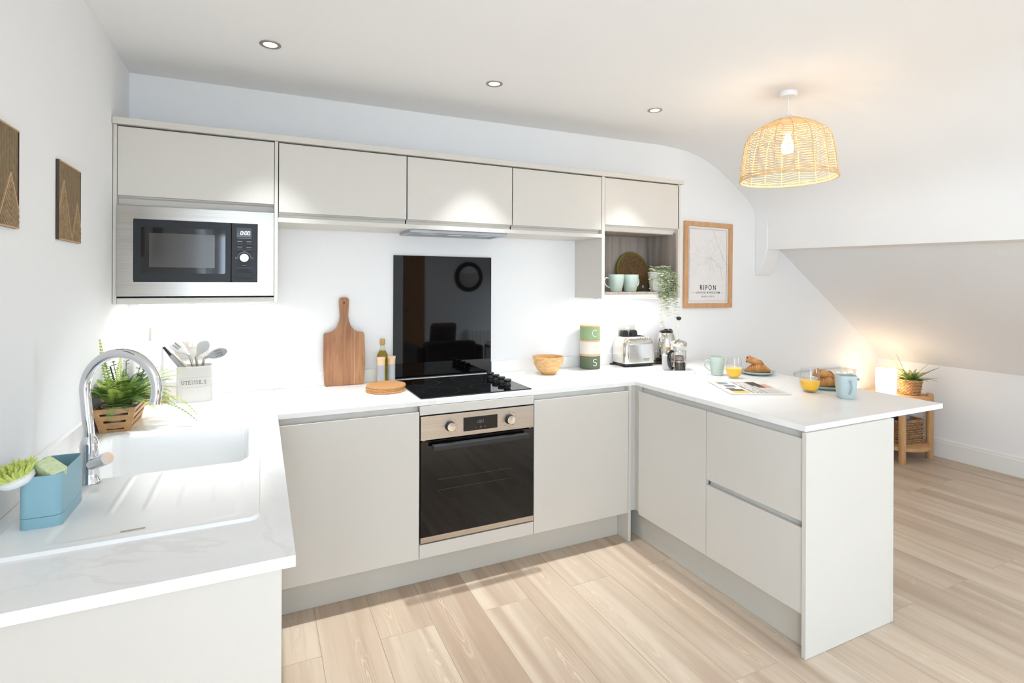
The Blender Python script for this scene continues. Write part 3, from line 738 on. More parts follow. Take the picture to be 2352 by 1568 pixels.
def fern(t, z, n, rng, length, wd, mats, seed, extra=(), n_leaf=22, wall=False):
    random.seed(seed)
    specs = list(extra)
    for i in range(n):
        az = 2 * pi * (i + .6 * random.random()) / n; ring = i % 3
        el_ = radians((34, 56, 76)[ring] + random.uniform(-8, 8)); ln_ = length * (.75 + .4 * random.random()) * (1, .95, .8)[ring]
        if wall and cos(az) < -.2: el_ = max(el_, radians(70)); ln_ *= .72      # fronds on the wall side stand up against it
        specs.append((az, el_, ln_, radians(random.uniform(45, 90)), wd * random.uniform(.85, 1.15), mats[i % len(mats)]))
    for az, el, L, dr, w_, m_ in specs:
        b = B(); frond(b, (cos(az) * rng, sin(az) * rng, z), az, el, L, dr, w_, n_leaf, random.uniform(-.3, .3))
        b.build('frond', m_, t)

# ------------------------------------------------------------------ left worktop: caddy, crate, roll, tin
ZS = ZT + .0062
cd_ = thing('sink_caddy', 'blue plastic sink caddy standing on the drainer', 'caddy', (.12, -1.43, ZS))
hx, hy, H = .0375, .084, .116
def shell(b, x0, x1, y0, y1, z0, z1, r, th, tx=0.0, n=6):
    o0 = rrect(x0 + tx, x1 - tx, y0 + tx, y1 - tx, r, n); o1 = rrect(x0, x1, y0, y1, r, n); i1 = rrect(x0 + th, x1 - th, y0 + th, y1 - th, max(r - th, .001), n); i0 = rrect(x0 + th + tx, x1 - th - tx, y0 + th + tx, y1 - th - tx, max(r - th, .001), n)
    m_ = len(o0); vs = [(u, v, z0) for u, v in o0] + [(u, v, z1) for u, v in o1] + [(u, v, z1) for u, v in i1] + [(u, v, z0 + th) for u, v in i0]
    fs = [tuple(range(m_ - 1, -1, -1)), tuple(range(3 * m_, 4 * m_))]
    for k in range(3): fs += [(k * m_ + i, k * m_ + (i + 1) % m_, (k + 1) * m_ + (i + 1) % m_, (k + 1) * m_ + i) for i in range(m_)]
    b.add(vs, fs)
b = B(); shell(b, -hx, hx, -hy, hy, .0265, H, .016, .0028); b.build('cup', 'blue_plastic', cd_, True)
b = B(); b.prism(rrect(-hx, hx, -hy, hy, .016, 6), 0, .0255, XY); b.build('foot', 'blue_plastic', cd_, True, bevel=.001)
br = thing('dish_brush', 'dish brush with lime green bristles leaning out of the blue caddy', 'brush', (.092, -1.492, ZS + .1))
b = B(); b.lathe([(.0, -.006), (.024, -.004), (.032, .004), (.033, .012), (.028, .016), (0, .017)], 28); b.xf(Matrix.Translation((-.012, -.012, .006)) @ Matrix.Rotation(radians(-16), 4, 'Y') @ Matrix.Rotation(radians(8), 4, 'X')); b.build('head', 'white_plastic', br, True)
b = B(); b.tube([(.0, .0, .004), (.004, .012, -.03), (.008, .025, -.07)], [.008, .006, .005], 10); b.build('handle', 'white_plastic', br, True)
random.seed(3)
for k in range(5):
    b = B()
    for j in range(13):
        i = k * 13 + j; rad = .026 * sqrt((i + .5) / 65); a = i * 2.4
        p = Vector((rad * cos(a), rad * sin(a), .014)); d = Vector((cos(a) * rad * 30, sin(a) * rad * 30, .95)).normalized()
        L = .026 + .008 * random.random(); s_ = d.cross(Vector((0, 0, 1.0001))).normalized()
        b.tube([p, p + d * L * .6 + s_ * .002, p + d * L + Vector((0, 0, -.003 * rad / .026))], [.0032, .0036, .0014], 5)
    b.xf(Matrix.Translation((-.012, -.012, .006)) @ Matrix.Rotation(radians(-16), 4, 'Y') @ Matrix.Rotation(radians(8), 4, 'X')); b.build('bristle_tuft', 'lime_bristle', br, True)
sp = B(); sp.prism(rrect(-.017, .017, -.027, .027, .005, 4), -.05, .045, XY)
so = sp.build('sponge', 'sponge', None, bevel=.003, loc=(0, 0, 0)); so.location = (.124, -1.47, ZS + .094); so.rotation_euler = (radians(28), radians(-14), radians(50))
tag(so, 'pale green sponge tucked inside the blue caddy', 'sponge')

# bamboo crate
ct = thing('bamboo_crate', 'bamboo plant crate with slotted flared sides beside the tap', 'crate', (.077, -.525, ZT))
Wb, Wt, Lb, Lt, Hc = .045, .066, .108, .125, .088
def slotted(b, p00, p10, p01, p11, th, slots, nrm):
    p00, p10, p01, p11 = map(Vector, (p00, p10, p01, p11)); nv = Vector(nrm).normalized() * th
    def P(u, v): return (p00 * (1 - u) + p10 * u) * (1 - v) + (p01 * (1 - u) + p11 * u) * v
    def slab(u0, u1, v0, v1):
        q = [P(u0, v0), P(u1, v0), P(u1, v1), P(u0, v1)]; b.hexa([*q, *[x + nv for x in q]])
    cur = 0
    for v0, v1, u0, u1 in slots:
        slab(0, 1, cur, v0); slab(0, u0, v0, v1); slab(u1, 1, v0, v1); cur = v1
    slab(0, 1, cur, 1)
sl = [(.10, .16, .25, .8), (.40, .50, .2, .82), (.70, .80, .15, .85)]
for sgn in (-1, 1):
    b = B(); slotted(b, (-Wb, sgn * Lb, 0), (Wb, sgn * Lb, 0), (-Wt, sgn * Lt, Hc), (Wt, sgn * Lt, Hc), .005, sl, (0, -sgn, .2)); b.build('end_panel', 'bamboo', ct)
    b = B(); slotted(b, (sgn * Wb, -Lb, 0), (sgn * Wb, Lb, 0), (sgn * Wt, -Lt, Hc), (sgn * Wt, Lt, Hc), .005, [(.12, .2, .12, .9), (.42, .52, .1, .92), (.72, .82, .08, .94)], (-sgn, 0, .2)); b.build('side_panel', 'bamboo', ct)
B().box(-Wb, Wb, -Lb, Lb, .001, .006).build('bottom', 'bamboo', ct)
def pot_profile(r0, r1, h, th=.002): return [(r0, 0), (r1, h), (r1 + .002, h), (r1 + .002, h + .003), (r1 - th, h + .003), (r0 - th, .004), (0, .004)]
def potted(name, label, loc, r0, r1, h, group=None):
    t = thing(name, label, 'plant', loc, 0, group)
    B().lathe(pot_profile(r0, r1, h), 32).build('pot', 'galvanised', t, True)
    B().lathe([(r1 * .94, h - .012), (0, h - .006)], 24).build('soil', 'soil', t)
    return t
MD = ['leaf', 'leaf_dark', 'leaf', 'leaf_lime']
f1 = potted('potted_fern', 'bushy green fern in a metal pot at the front of the bamboo crate', (.077, -.595, ZT + .007), .034, .047, .082)
ex = [(radians(-112), radians(68), .27, radians(-6), .02, 'leaf_lime'), (radians(-12), radians(38), .30, radians(95), .022, 'leaf_lime'), (radians(-22), radians(22), .29, radians(72), .024, 'leaf'), (radians(20), radians(58), .24, radians(60), .022, 'leaf_lime'), (radians(-120), radians(48), .14, radians(20), .018, 'leaf'), (radians(100), radians(75), .2, radians(30), .022, 'leaf_lime')]
fern(f1, .08, 56, .014, .18, .04, MD, 5, ex, 22, True)
f2 = potted('potted_fern', 'green fern in a metal pot at the back of the bamboo crate', (.077, -.465, ZT + .007), .034, .047, .082)
fern(f2, .08, 42, .014, .185, .04, ['leaf', 'leaf_lime', 'leaf_dark'], 6, (), 22, True)
random.seed(12)
for k in range(7):    # round-leaved sprigs rising among the fronds
    b = B(); a = random.uniform(0, 6.28); p = Vector((.02 * cos(a), .02 * sin(a), .07)); pts = [p + Vector((.05 * cos(a) * t, .05 * sin(a) * t, .15 * t)) for t in (0, .3, .6, 1)]
    b.tube(pts, .0014, 5)
    for t in (.35, .5, .65, .8, .92, 1):
        q = p + Vector((.05 * cos(a) * t, .05 * sin(a) * t, .15 * t))
        for s_ in (0, pi):
            d = Vector((cos(a + 1.57 + s_ + t * 4), sin(a + 1.57 + s_ + t * 4), .4)).normalized(); e_ = d.cross(Vector((0, 0, 1))).normalized()
            b.add([q, q + d * .006 + e_ * .006, q + d * .014 + e_ * .004, q + d * .017, q + d * .014 - e_ * .004, q + d * .006 - e_ * .006], [(0, 1, 2, 3), (0, 3, 4, 5)])
    b.build('leafy_sprig', 'leaf_dark', f2)

kh = thing('paper_towel_holder', 'wooden paper towel holder with a steel rod in the left corner', 'holder', (.1, -.1, ZT))
B().lathe([(.074, 0), (.076, .003), (.076, .011), (.074, .014), (0, .014)], 40).build('base', 'pale_wood', kh, True)
B().lathe([(.0055, .014), (.0055, .335), (.004, .34), (0, .341)], 14).build('rod', 'brushed_nickel', kh, True)
pr = B().lathe([(.02, .0), (.06, .0), (.0615, .004), (.0615, .262), (.06, .266), (.02, .266), (.02, 0)], 40, cap=False).build('paper_towel_roll', 'paper_towel', None, True, loc=(0, 0, 0))
pr.location = (.1, -.1, ZT + .0145); tag(pr, 'white embossed paper towel roll on the wooden holder', 'paper roll')

tn = thing('utensil_tin', 'pale grey metal tin lettered UTENSILS, full of kitchen tools', 'tin', (.283, -.146, ZT))
b = B(); shell(b, -.0705, .0705, -.046, .046, 0, .164, .03, .0015, 0, 8); b.build('body', 'tin_grey', tn, True)
for z in (.068, .112, .158, .003):
    b = B(); q = [(u, v, z) for u, v in rrect(-.0705, .0705, -.046, .046, .03, 8)]; b.tube(q, .0016, 6, True); b.build('rolled_bead', 'tin_grey', tn, True)
SF = {'U': [[(0, 1), (0, .3), (.08, .1), (.3, 0), (.52, .1), (.6, .3), (.6, 1)], [(-.12, 1), (.14, 1)], [(.46, 1), (.72, 1)]],
      'T': [[(.3, 0), (.3, 1)], [(0, .82), (0, 1), (.6, 1), (.6, .82)], [(.16, 0), (.44, 0)]],
      'E': [[(0, 0), (0, 1)], [(-.1, 1), (.5, 1), (.5, .84)], [(0, .52), (.38, .52)], [(-.1, 0), (.52, 0), (.52, .18)]],
      'N': [[(0, 0), (0, 1), (.58, 0), (.58, 1)], [(-.12, 0), (.13, 0)], [(-.12, 1), (.05, 1)], [(.46, 1), (.7, 1)]],
      'S': [[(.5, .78), (.5, .95), (.27, 1), (.06, .9), (.04, .7), (.27, .53), (.5, .4), (.52, .15), (.3, 0), (.05, .06), (.03, .22)]],
      'I': [[(.1, 0), (.1, 1)], [(-.03, 0), (.23, 0)], [(-.03, 1), (.23, 1)]],
      'L': [[(0, 0), (0, 1)], [(-.12, 1), (.14, 1)], [(-.12, 0), (.5, 0), (.5, .2)]]}
b = B(); x = 0; adv = {'I': .46}; lets = []
for ch in 'UTENSILS': lets.append((ch, x)); x += adv.get(ch, .88)
k = .0155; x0 = -x * k / 2 + .004
for ch, px_ in lets:
    for ln in SF[ch]: b.ribbon([(x0 + (px_ + u) * k, .083 + v * k) for u, v in ln], .0017, lambda u, v: (u, -.0464, v))
b.build('lettering', 'print_dark', tn)
def tool(name, label, cat='utensil'): return thing(name, label, cat, (.283, -.146, ZT + .004))
tg = tool('tongs', 'grey and steel kitchen tongs leaning left in the utensil tin')
for o_ in (0, .016):
    b = B(); b.tube([(-.02 + o_, -.01, .06), (-.05 + o_ * .9, -.005, .15), (-.10 + o_ * .5, .004, .215)], [.0115, .0115, .009], 8, flat=.5); b.build('arm', 'silicone_grey' if o_ == 0 else 'brushed_nickel', tg, True)
b = B(); b.tube([(-.095, .003, .21), (-.125, .012, .248)], [.0085, .006], 8, flat=.7); b.build('hinge', 'charcoal_plastic', tg, True)
b = B(); b.tube([(-.122, .011, .245), (-.142, .018, .268), (-.146, .02, .266)], .0014, 6); b.build('hanging_ring', 'brushed_nickel', tg, True)
def spoon(name, label, foot, neck, tip, wdt, thick, m_, slots=0, bend=.0):
    t = tool(name, label); foot, neck, tip = Vector(foot), Vector(neck), Vector(tip)
    b = B(); b.tube([foot, neck], .0058, 10); b.build('handle', 'brushed_nickel', t, True)
    ax = tip - neck; L = ax.length; ax.normalize(); toc = Vector((.1, -1, .12)); sd = ax.cross(toc).normalized(); nm = sd.cross(ax).normalized()
    b = B(); n_ = 14; pr_ = [(0, .007, .006), (.14, .0075, .006), (.3, .016, .003)] + [(.3 + .7 * i / 10, None, None) for i in range(1, 11)]
    rings = []
    for tt, w_, th_ in pr_:
        if w_ is None:
            q = (tt - .3) / .7; w_ = wdt * (max(0, 1 - (abs(q - .45) / .57) ** 2.6)) ** .5 if q > .45 else .016 + (wdt - .016) * sin(q / .45 * pi / 2); w_ = max(w_, .002); th_ = thick
        c_ = neck + ax * L * tt + nm * bend * (tt ** 2) * L
        rings.append([c_ + sd * w_ * cos(2 * pi * j / n_) + nm * (th_ * sin(2 * pi * j / n_) + (w_ * cos(2 * pi * j / n_)) ** 2 * 4 * (1 if tt > .3 else 0)) for j in range(n_)])
    vs = [p for r_ in rings for p in r_]; m2 = len(rings)
    b.add(vs, [(i * n_ + j, i * n_ + (j + 1) % n_, (i + 1) * n_ + (j + 1) % n_, (i + 1) * n_ + j) for i in range(m2 - 1) for j in range(n_)] + [tuple(range(n_ - 1, -1, -1)), tuple((m2 - 1) * n_ + j for j in range(n_))])
    b.build('head', m_, t, True)
    for s_ in range(slots):
        u = (s_ - (slots - 1) / 2) * .012
        b = B(); b.hexa([neck + ax * L * a_ + sd * (u + e_) + nm * (bend * a_ * a_ * L + h_) for h_ in (-.0015 - thick, .002 + thick) for a_, e_ in ((.5, -.002), (.5, .002), (.8, .002), (.8, -.002))]); b.build('slot', 'print_grey', t)
spoon('slotted_spoon', 'light grey slotted spoon leaning left in the utensil tin', (.03, .01, .02), (-.022, .002, .205), (-.10, .012, .275), .024, .003, 'silicone_light', 2)
spoon('serving_spoon', 'light grey silicone spoon standing in the middle of the utensil tin', (.02, .018, .02), (.004, .006, .2), (.05, .0, .272), .025, .004, 'silicone_light', 0, .1)
spoon('slotted_turner', 'dark grey slotted turner leaning right in the utensil tin', (-.0, .012, .02), (.04, -.01, .195), (.128, -.05, .225), .022, .0022, 'silicone_grey', 3, -.12)

def socket(label, x0, x1, z0, z1, outlets=True):
    t = thing('wall_socket', label, 'socket', ((x0 + x1) / 2, 0, (z0 + z1) / 2))
    hw, hh = (x1 - x0) / 2, (z1 - z0) / 2
    B().box(-hw, hw, -.0045, -.0005, -hh, hh).build('back_plate', 'white_plastic', t, bevel=.001)
    B().box(-hw + .0015, hw - .0015, -.0075, -.0045, -hh + .0015, hh - .0015).build('face_plate', 'socket_plate', t, bevel=.001)
    for x in (-.008, .008): B().box(x - .0065, x + .0065, -.0115, -.0075, .012, .031).build('switch', 'white_plastic', t, bevel=.001)
    for sx in (-.038, .038):
        b = B()
        for dx, dz, w_, h_ in ((0, .004, .0065, .011), (-.012, -.016, .01, .0065), (.012, -.016, .01, .0065)): b.box(sx + dx - w_ / 2, sx + dx + w_ / 2, -.0086, -.0075, dz - h_ / 2, dz + h_ / 2)
        b.build('outlet_insert', 'white_plastic', t)
        b = B()
        for dx, dz, w_, h_ in ((0, .004, .0035, .007), (-.012, -.016, .006, .003), (.012, -.016, .006, .003)): b.box(sx + dx - w_ / 2, sx + dx + w_ / 2, -.0089, -.0086, dz - h_ / 2, dz + h_ / 2)
        b.build('pin_hole', 'dark_gap', t)
    return t
socket('steel double socket on the wall behind the utensil tin', .185, .332, 1.075, 1.163)
socket('steel double socket with black plugs on the wall behind the toaster', 2.79, 2.936, 1.075, 1.163)

# ------------------------------------------------------------------ chopping board, bottle, mills, mats
pts = [(-.098, 0), (.098, 0)] + arc(.09, .012, .012, -90, 0, 3)[1:] + [(.107, .1), (.108, .16), (.106, .255)] + arc(.092, .268, .013, 0, 90, 4) + [(.07, .284), (.05, .295), (.034, .315), (.024, .345), (.021, .37), (.025, .43)] + arc(.012, .456, .013, 0, 90, 4)
pts += [(-u, v) for u, v in reversed(pts[2:])]
cbd = thing('chopping_board', 'acacia chopping board with a handle, leaning upright on the back wall', 'board', (.966, -.058, ZT + .002))
cbd.rotation_euler = (radians(-5.2), 0, radians(-1.5))
B().prism(pts, 0, .016, XZ).build('slab', 'acacia', cbd, True, bevel=.003)
B().lathe([(.0042, 0), (.0042, .0006), (0, .0006)], 14, (0, 0, .44), axis='y').build('hanging_hole', 'dark_gap', cbd)

ob = thing('oil_bottle', 'clear glass bottle of olive oil with a cork, behind the shakers', 'bottle', (1.165, -.062, ZT))
B().lathe([(.029, 0), (.031, .004), (.031, .014), (.0285, .024), (.0285, .03), (.03, .145), (.03, .152), (.026, .163), (.0165, .18), (.0135, .188), (.0125, .205), (.0135, .207), (.0135, .212), (.0115, .213)], 32, cap=False).build('glass_body', 'oil_glass', ob, True)
B().lathe([(0, .004), (.0285, .005), (.029, .014), (.0265, .024), (.028, .145), (.028, .151), (.0245, .161), (.0165, .1765), (0, .177)], 32).build('olive_oil', 'oil', ob, True)
B().lathe([(.0105, .206), (.0105, .213), (.0145, .213), (.0145, .236), (.0125, .241), (0, .241)], 24).build('cork_stopper', 'cork_stopper', ob, True)
def mill(label, x, y):
    t = thing('spice_mill', label, 'shaker', (x, y, ZT), 0, 'spice mills by the hob')
    B().lathe([(.0205, 0), (.0205, .104), (.0195, .105)], 32).build('body', 'mill_grey', t, True)
    B().lathe([(.0195, .105), (.0205, .106), (.0212, .13), (.0232, .144), (.0225, .147), (0, .147)], 32).build('wooden_top', 'mill_wood', t, True)
mill('grey spice mill with a pale wooden top, in front of the oil bottle', 1.149, -.108)
mill('grey spice mill with a pale wooden top, beside the splashback edge', 1.209, -.088)
for i, lb in enumerate(('round cork mat at the bottom of the stack by the hob', 'round cork mat in the middle of the stack by the hob', 'round cork mat on top of the stack by the hob')):
    o = B().lathe([(.096, 0), (.0985, .003), (.0985, .008), (.096, .011), (0, .011)], 48).build('cork_mat', 'cork', None, True, loc=(0, 0, 0)); o.location = (1.137 + (.0, -.002, .001)[i], -.288 + (.0, .002, 0)[i], ZT + .0003 + i * .0113)
    tag(o, lb, 'mat', 'cork mats stacked by the hob')
bw = B().lathe([(.0, .002), (.04, .0), (.044, .004), (.068, .028), (.086, .06), (.0945, .1), (.0955, .106), (.092, .107), (.082, .063), (.062, .031), (.04, .013), (0, .011)], 56).build('wooden_bowl', 'bowl_wood', None, True, loc=(0, 0, 0), angle=60)
bw.location = (2.143, -.178, ZT); tag(bw, 'round bamboo bowl on the worktop right of the hob', 'bowl')

# canisters
F3 = [('C', 'canister_sage', 'sage green canister lettered C, topmost of the stack', 2), ('T', 'canister_cream', 'cream canister lettered T in the middle of the stack', 1), ('S', 'canister_olive', 'dark olive canister lettered S, lowest of the stack', 0)]
for ch, m_, lb, lv in F3:
    R_ = .0655; t = thing('canister', lb, 'canister', (2.502, -.093, ZT + lv * .0935 + .0004), 0, 'stacked lettered canisters')
    B().lathe([(R_ - .002, 0), (R_, .002), (R_, .082), (R_ - .004, .083), (R_ - .004, .004), (0, .004)], 48).build('jar', m_, t, True)
    B().lathe([(R_ - .006, .081), (R_ + .0005, .083), (R_ + .0005, .0925), (R_ - .003, .093), (R_ - .004, .0905), (0, .0905)], 48).build('lid', 'pale_wood', t, True)
    th0 = math.atan2(CAM.y + .093, CAM.x - 2.502) + .52
    FN = lambda u, v, R_=R_, th0=th0: ((R_ + .0004) * cos(th0 + u / R_), (R_ + .0004) * sin(th0 + u / R_), v)
    b = B(); zc = .044; h = .021
    if ch == 'C': b.ribbon(arc(0, zc, .018, 55, 305, 20, h), .0036, FN)
    if ch == 'T': b.ribbon([(0, zc - h), (0, zc + h)], .0034, FN); b.ribbon([(-.013, zc + h), (.013, zc + h)], .0034, FN)
    if ch == 'S': b.ribbon(arc(0, zc + h * .5, .0125, 25, 245, 12, h * .52) + arc(0, zc - h * .5, .0135, 65, -155, 12, h * .52), .0036, FN)
    b.build('letter', 'letter_white', t)

# ------------------------------------------------------------------ toaster, kettle
ts = thing('toaster', 'polished steel two-slice toaster with a black base', 'toaster', (2.845, -.102, ZT), radians(-3))
def loft(b, rings, cap0=True, cap1=True):
    n_ = len(rings[0]); vs = [p for r_ in rings for p in r_]
    fs = [(k * n_ + i, k * n_ + (i + 1) % n_, (k + 1) * n_ + (i + 1) % n_, (k + 1) * n_ + i) for k in range(len(rings) - 1) for i in range(n_)]
    if cap0: fs.append(tuple(range(n_ - 1, -1, -1)))
    if cap1: fs.append(tuple((len(rings) - 1) * n_ + i for i in range(n_)))
    b.add(vs, fs)
def tring(hx_, hy_, r_, z): return [(u, v, z) for u, v in rrect(-hx_, hx_, -hy_, hy_, r_, 6)]
b = B(); loft(b, [tring(.120, .083, .022, .022), tring(.121, .084, .024, .05), tring(.121, .084, .026, .12), tring(.119, .081, .03, .15), tring(.113, .075, .034, .172), tring(.104, .066, .036, .186), tring(.094, .056, .036, .1925), tring(.08, .045, .03, .195)])
b.build('steel_shell', 'polished_steel', ts, True, angle=60)
B().box(-.094, .094, -.0862, -.083, .03, .15).build('brushed_side', 'steel_light', ts, True, bevel=.004)
for y in (-.02, .02): B().box(-.072, .072, y - .011, y + .011, .1935, .1962).build('bread_slot', 'dark_gap', ts)
for i in range(12):
    b = B(); x = -.077 + i * .014; b.tube([(x, -.05, .1945), (x, -.063, .188), (x, -.073, .176)], .0028, 6); b.build('vent_rib', 'polished_steel', ts, True)
b = B(); b.prism(rrect(-.119, .119, -.082, .082, .022, 6), .008, .022, XY); b.build('base', 'black_plastic', ts, True, bevel=.003)
for x in (-.095, .095):
    for y in (-.06, .06): B().lathe([(.009, 0), (.009, .009)], 12, (x, y, 0)).build('foot', 'black_plastic', ts)
B().box(.121, .135, -.015, .015, .09, .102).build('lever', 'black_plastic', ts, bevel=.003)
b = B(); TF = lambda u, v: (u, -.0866, v)
text_into(b, 'Russell', .0125, lambda u, v: TF(.034 + u, .048 + v), 1.0, 'LEFT'); text_into(b, 'Hobbs', .0105, lambda u, v: TF(.034 + u, .039 + v), 1.15, 'LEFT')
b.ribbon(arc(.026, .0525, .003, 0, 360, 12)[:-1], .0012, TF, True); b.ribbon(arc(.026, .0455, .0036, 0, 360, 12)[:-1], .0012, TF, True); b.build('maker_mark', 'print_dark', ts)
for i, x in enumerate((2.825, 2.902)):
    t = thing('power_plug', ('black power plug in the left outlet behind the toaster', 'black power plug in the right outlet behind the toaster')[i], 'plug', (x, -.009, 1.1))
    b = B(); b.prism([(-.023, -.026), (.023, -.026), (.025, .0), (.021, .02), (.012, .028), (-.012, .028), (-.021, .02), (-.025, 0)], 0, -.036, XZ); b.build('body', 'black_plastic', t, bevel=.004)
    b = B(); b.tube([(0, -.02, -.026), (0, -.025, -.06), (.003, -.02, -.1), (.0, -.02, -.15)], .0035, 8); b.build('flex', 'cable_black', t, True)
b = B(); b.tube([(2.752, -.06, ZT + .012), (2.728, -.05, ZT + .006), (2.712, -.035, ZT + .0045), (2.712, -.024, ZT + .0045), (2.735, -.021, ZT + .0045), (2.79, -.024, ZT + .0045), (2.84, -.024, ZT + .0045)], .0038, 8, fine=4)
tag(b.build('power_cable', 'cable_black', None, True), 'black power cable looping out behind the toaster', 'cable')
b = B(); b.tube([(2.97, -.12, ZT + .0045), (3.0, -.14, ZT + .0045), (3.03, -.155, ZT + .0045), (3.05, -.15, ZT + .0045)], .0038, 8)
tag(b.build('power_cable', 'cable_black', None, True), 'black power cable between the toaster and the kettle', 'cable')
kt = thing('electric_kettle', 'polished steel electric kettle with a black lid and base', 'kettle', (3.118, -.115, ZT), radians(28))
B().lathe([(.078, 0), (.08, .004), (.08, .012), (.072, .018), (0, .018)], 40).build('power_base', 'black_plastic', kt, True)
B().lathe([(.068, .019), (.072, .022), (.073, .036)], 40).build('lower_band', 'black_plastic', kt, True)
B().lathe([(.073, .036), (.0745, .05), (.0735, .09), (.069, .14), (.061, .18), (.052, .205), (.046, .2135)], 48).build('steel_body', 'polished_steel', kt, True, angle=60)
B().lathe([(.046, .2135), (.047, .216), (.042, .222), (.028, .228), (.014, .231), (.013, .236), (0, .237)], 36).build('lid', 'black_gloss', kt, True)
b = B(); b.tube([(.05, 0, .21), (.075, 0, .222), (.1, 0, .21), (.112, 0, .17), (.108, 0, .12), (.092, 0, .075), (.073, 0, .06)], [.008, .011, .0125, .0125, .0115, .010, .008], 12, fine=4); b.build('handle', 'black_gloss', kt, True)
b = B(); b.add([(-.044, -.02, .2135), (-.044, .02, .2135), (-.078, 0, .207), (-.064, 0, .165), (-.055, -.016, .18), (-.055, .016, .18)], [(0, 2, 1), (0, 4, 2), (4, 3, 2), (1, 2, 5), (5, 2, 3)]); b.build('spout', 'polished_steel', kt, True)

# ------------------------------------------------------------------ tray with cafetiere and jar
TR = (2.915, -.425); RZ = radians(-22)
tr = thing('serving_tray', 'small white ceramic tray under the coffee press', 'tray', (*TR, ZT), RZ)
b = B(); shell(b, -.1, .1, -.1, .1, 0, .021, .012, .004, .007, 4); b.build('dish', 'ceramic_white', tr, True, angle=30)
fp = thing('coffee_press', 'glass coffee press with raised plunger and half full of coffee', 'coffee press', (2.912, -.462, ZT + .0045), RZ)
B().lathe([(.046, .004), (.0465, .01), (.0465, .165), (.048, .17)], 40, cap=False).build('glass_beaker', 'glass', fp, True)
B().lathe([(.0455, .004), (.0455, .062), (0, .062)], 36).build('coffee', 'coffee', fp, True)
B().lathe([(.0453, .064), (.0453, .069), (0, .07)], 36).build('filter_disc', 'polished_steel', fp, True)
B().lathe([(.03, .07), (.034, .075), (.032, .096), (.026, .101), (0, .102)], 28).build('filter_coil', 'coffee_foam', fp, True)
for z in (.005, .131): b = B(); b.tube([(.0478 * cos(i * pi / 20), .0478 * sin(i * pi / 20), z) for i in range(40)], .0022, 6, True, 1.8); b.build('frame_band', 'polished_steel', fp, True)
for a in (35, 125, 215, 305):
    b = B(); c_, s_ = cos(radians(a)) * .0482, sin(radians(a)) * .0482
    b.tube([(c_, s_, .0), (c_, s_, .131)], .0034, 6, flat=1.6); b.build('frame_strut', 'polished_steel', fp, True)
B().lathe([(.049, .161), (.05, .164), (.05, .173), (.0515, .176), (.049, .181), (.04, .189), (.02, .196), (.008, .2), (.006, .204), (0, .204)], 40).build('lid', 'polished_steel', fp, True)
B().lathe([(.0021, .1), (.0021, .322)], 10).build('plunger_rod', 'polished_steel', fp, True)
B().lathe([(.004, .318), (.011, .322), (.0155, .33), (.0145, .338), (.008, .342), (0, .343)], 24).build('plunger_knob', 'black_gloss', fp, True)
ha = radians(-150); hd_ = Vector((cos(ha), sin(ha), 0))
b = B(); b.tube([hd_ * .05 + Vector((0, 0, .128)), hd_ * .068 + Vector((0, 0, .13)), hd_ * .085 + Vector((0, 0, .115)), hd_ * .09 + Vector((0, 0, .08)), hd_ * .083 + Vector((0, 0, .045)), hd_ * .066 + Vector((0, 0, .027)), hd_ * .052 + Vector((0, 0, .026))], [.007, .0095, .0105, .0105, .0105, .0095, .007], 12, fine=4); b.build('handle', 'black_gloss', fp, True)
b = B(); q = hd_ * .05 + Vector((0, 0, .027)); sd_ = Vector((-hd_.y, hd_.x, 0)); b.tube([q + sd_ * .009 * cos(i * pi / 8) + Vector((0, 0, .009 * sin(i * pi / 8))) for i in range(16)], .0022, 6, True); b.build('handle_clip', 'polished_steel', fp, True)
gj = thing('storage_jar', 'small corked glass jar on the tray beside the coffee press', 'jar', (2.902, -.375, ZT + .0045), 0)
B().lathe([(.034, 0), (.037, .003), (.037, .1), (.03, .108), (.02, .112), (.018, .126)], 32, cap=False).build('glass_body', 'glass', gj, True)
B().lathe([(.034, .003), (.035, .09), (0, .091)], 28).build('contents', 'tin_grey', gj, True)
B().lathe([(.015, .122), (.017, .123), (.0175, .145), (0, .146)], 20).build('cork_stopper', 'cork_stopper', gj, True)

# ------------------------------------------------------------------ mugs, glasses, plates, pastries
def mug(label, loc, rotz, m_, group=None, r_t=.0445, r_b=.0325, h=.112, sq=0.0):
    t = thing('mug', label, 'mug', loc, rotz, group)
    P = [(r_b - .004, 0), (r_b, .003), (r_b + (r_t - r_b) * .45, h * .3), (r_b + (r_t - r_b) * .8, h * .6), (r_t, h - .003), (r_t - .001, h), (r_t - .003, h), (r_t - .004, h - .004), (r_b + (r_t - r_b) * .8 - .004, h * .6), (r_b - .003, .008), (0, .007)]
    B().lathe(P, 48, (0, 0, 0), sq).build('cup', m_, t, True, angle=60)
    k = .96
    b = B(); b.tube([(r_t * .86, 0, h * .76), (r_t + .014, 0, h * .8), (r_t + .026, 0, h * .7), (r_t + .027, 0, h * .52), (r_t + .014, 0, h * .34), (r_b + .004, 0, h * .22)], [.0046, .0048, .0046, .0045, .0045, .0042], 10, flat=1.5, fine=5); b.build('handle', m_, t, True, angle=60)
    return t
vd = lambda x, y: math.atan2(y - CAM.y, x - CAM.x)
mug('sage green mug at the far place setting beside the first juice glass', (3.055, -.635, ZT), radians(152), 'sage_ceramic')
mug('pale blue square-sided mug nearest the peninsula corner', (3.13, -1.37, ZT), radians(-122), 'blue_ceramic', None, .0435, .034, .112, 3.2)
mug('sage green mug on the open shelf, handle pointing left', (2.6, -.235, 1.3963), radians(172), 'sage_ceramic', 'mugs on the open shelf', .053, .037, .11)
mug('sage green mug on the open shelf, handle pointing right', (2.714, -.235, 1.3963), radians(12), 'sage_ceramic', 'mugs on the open shelf', .053, .037, .11)
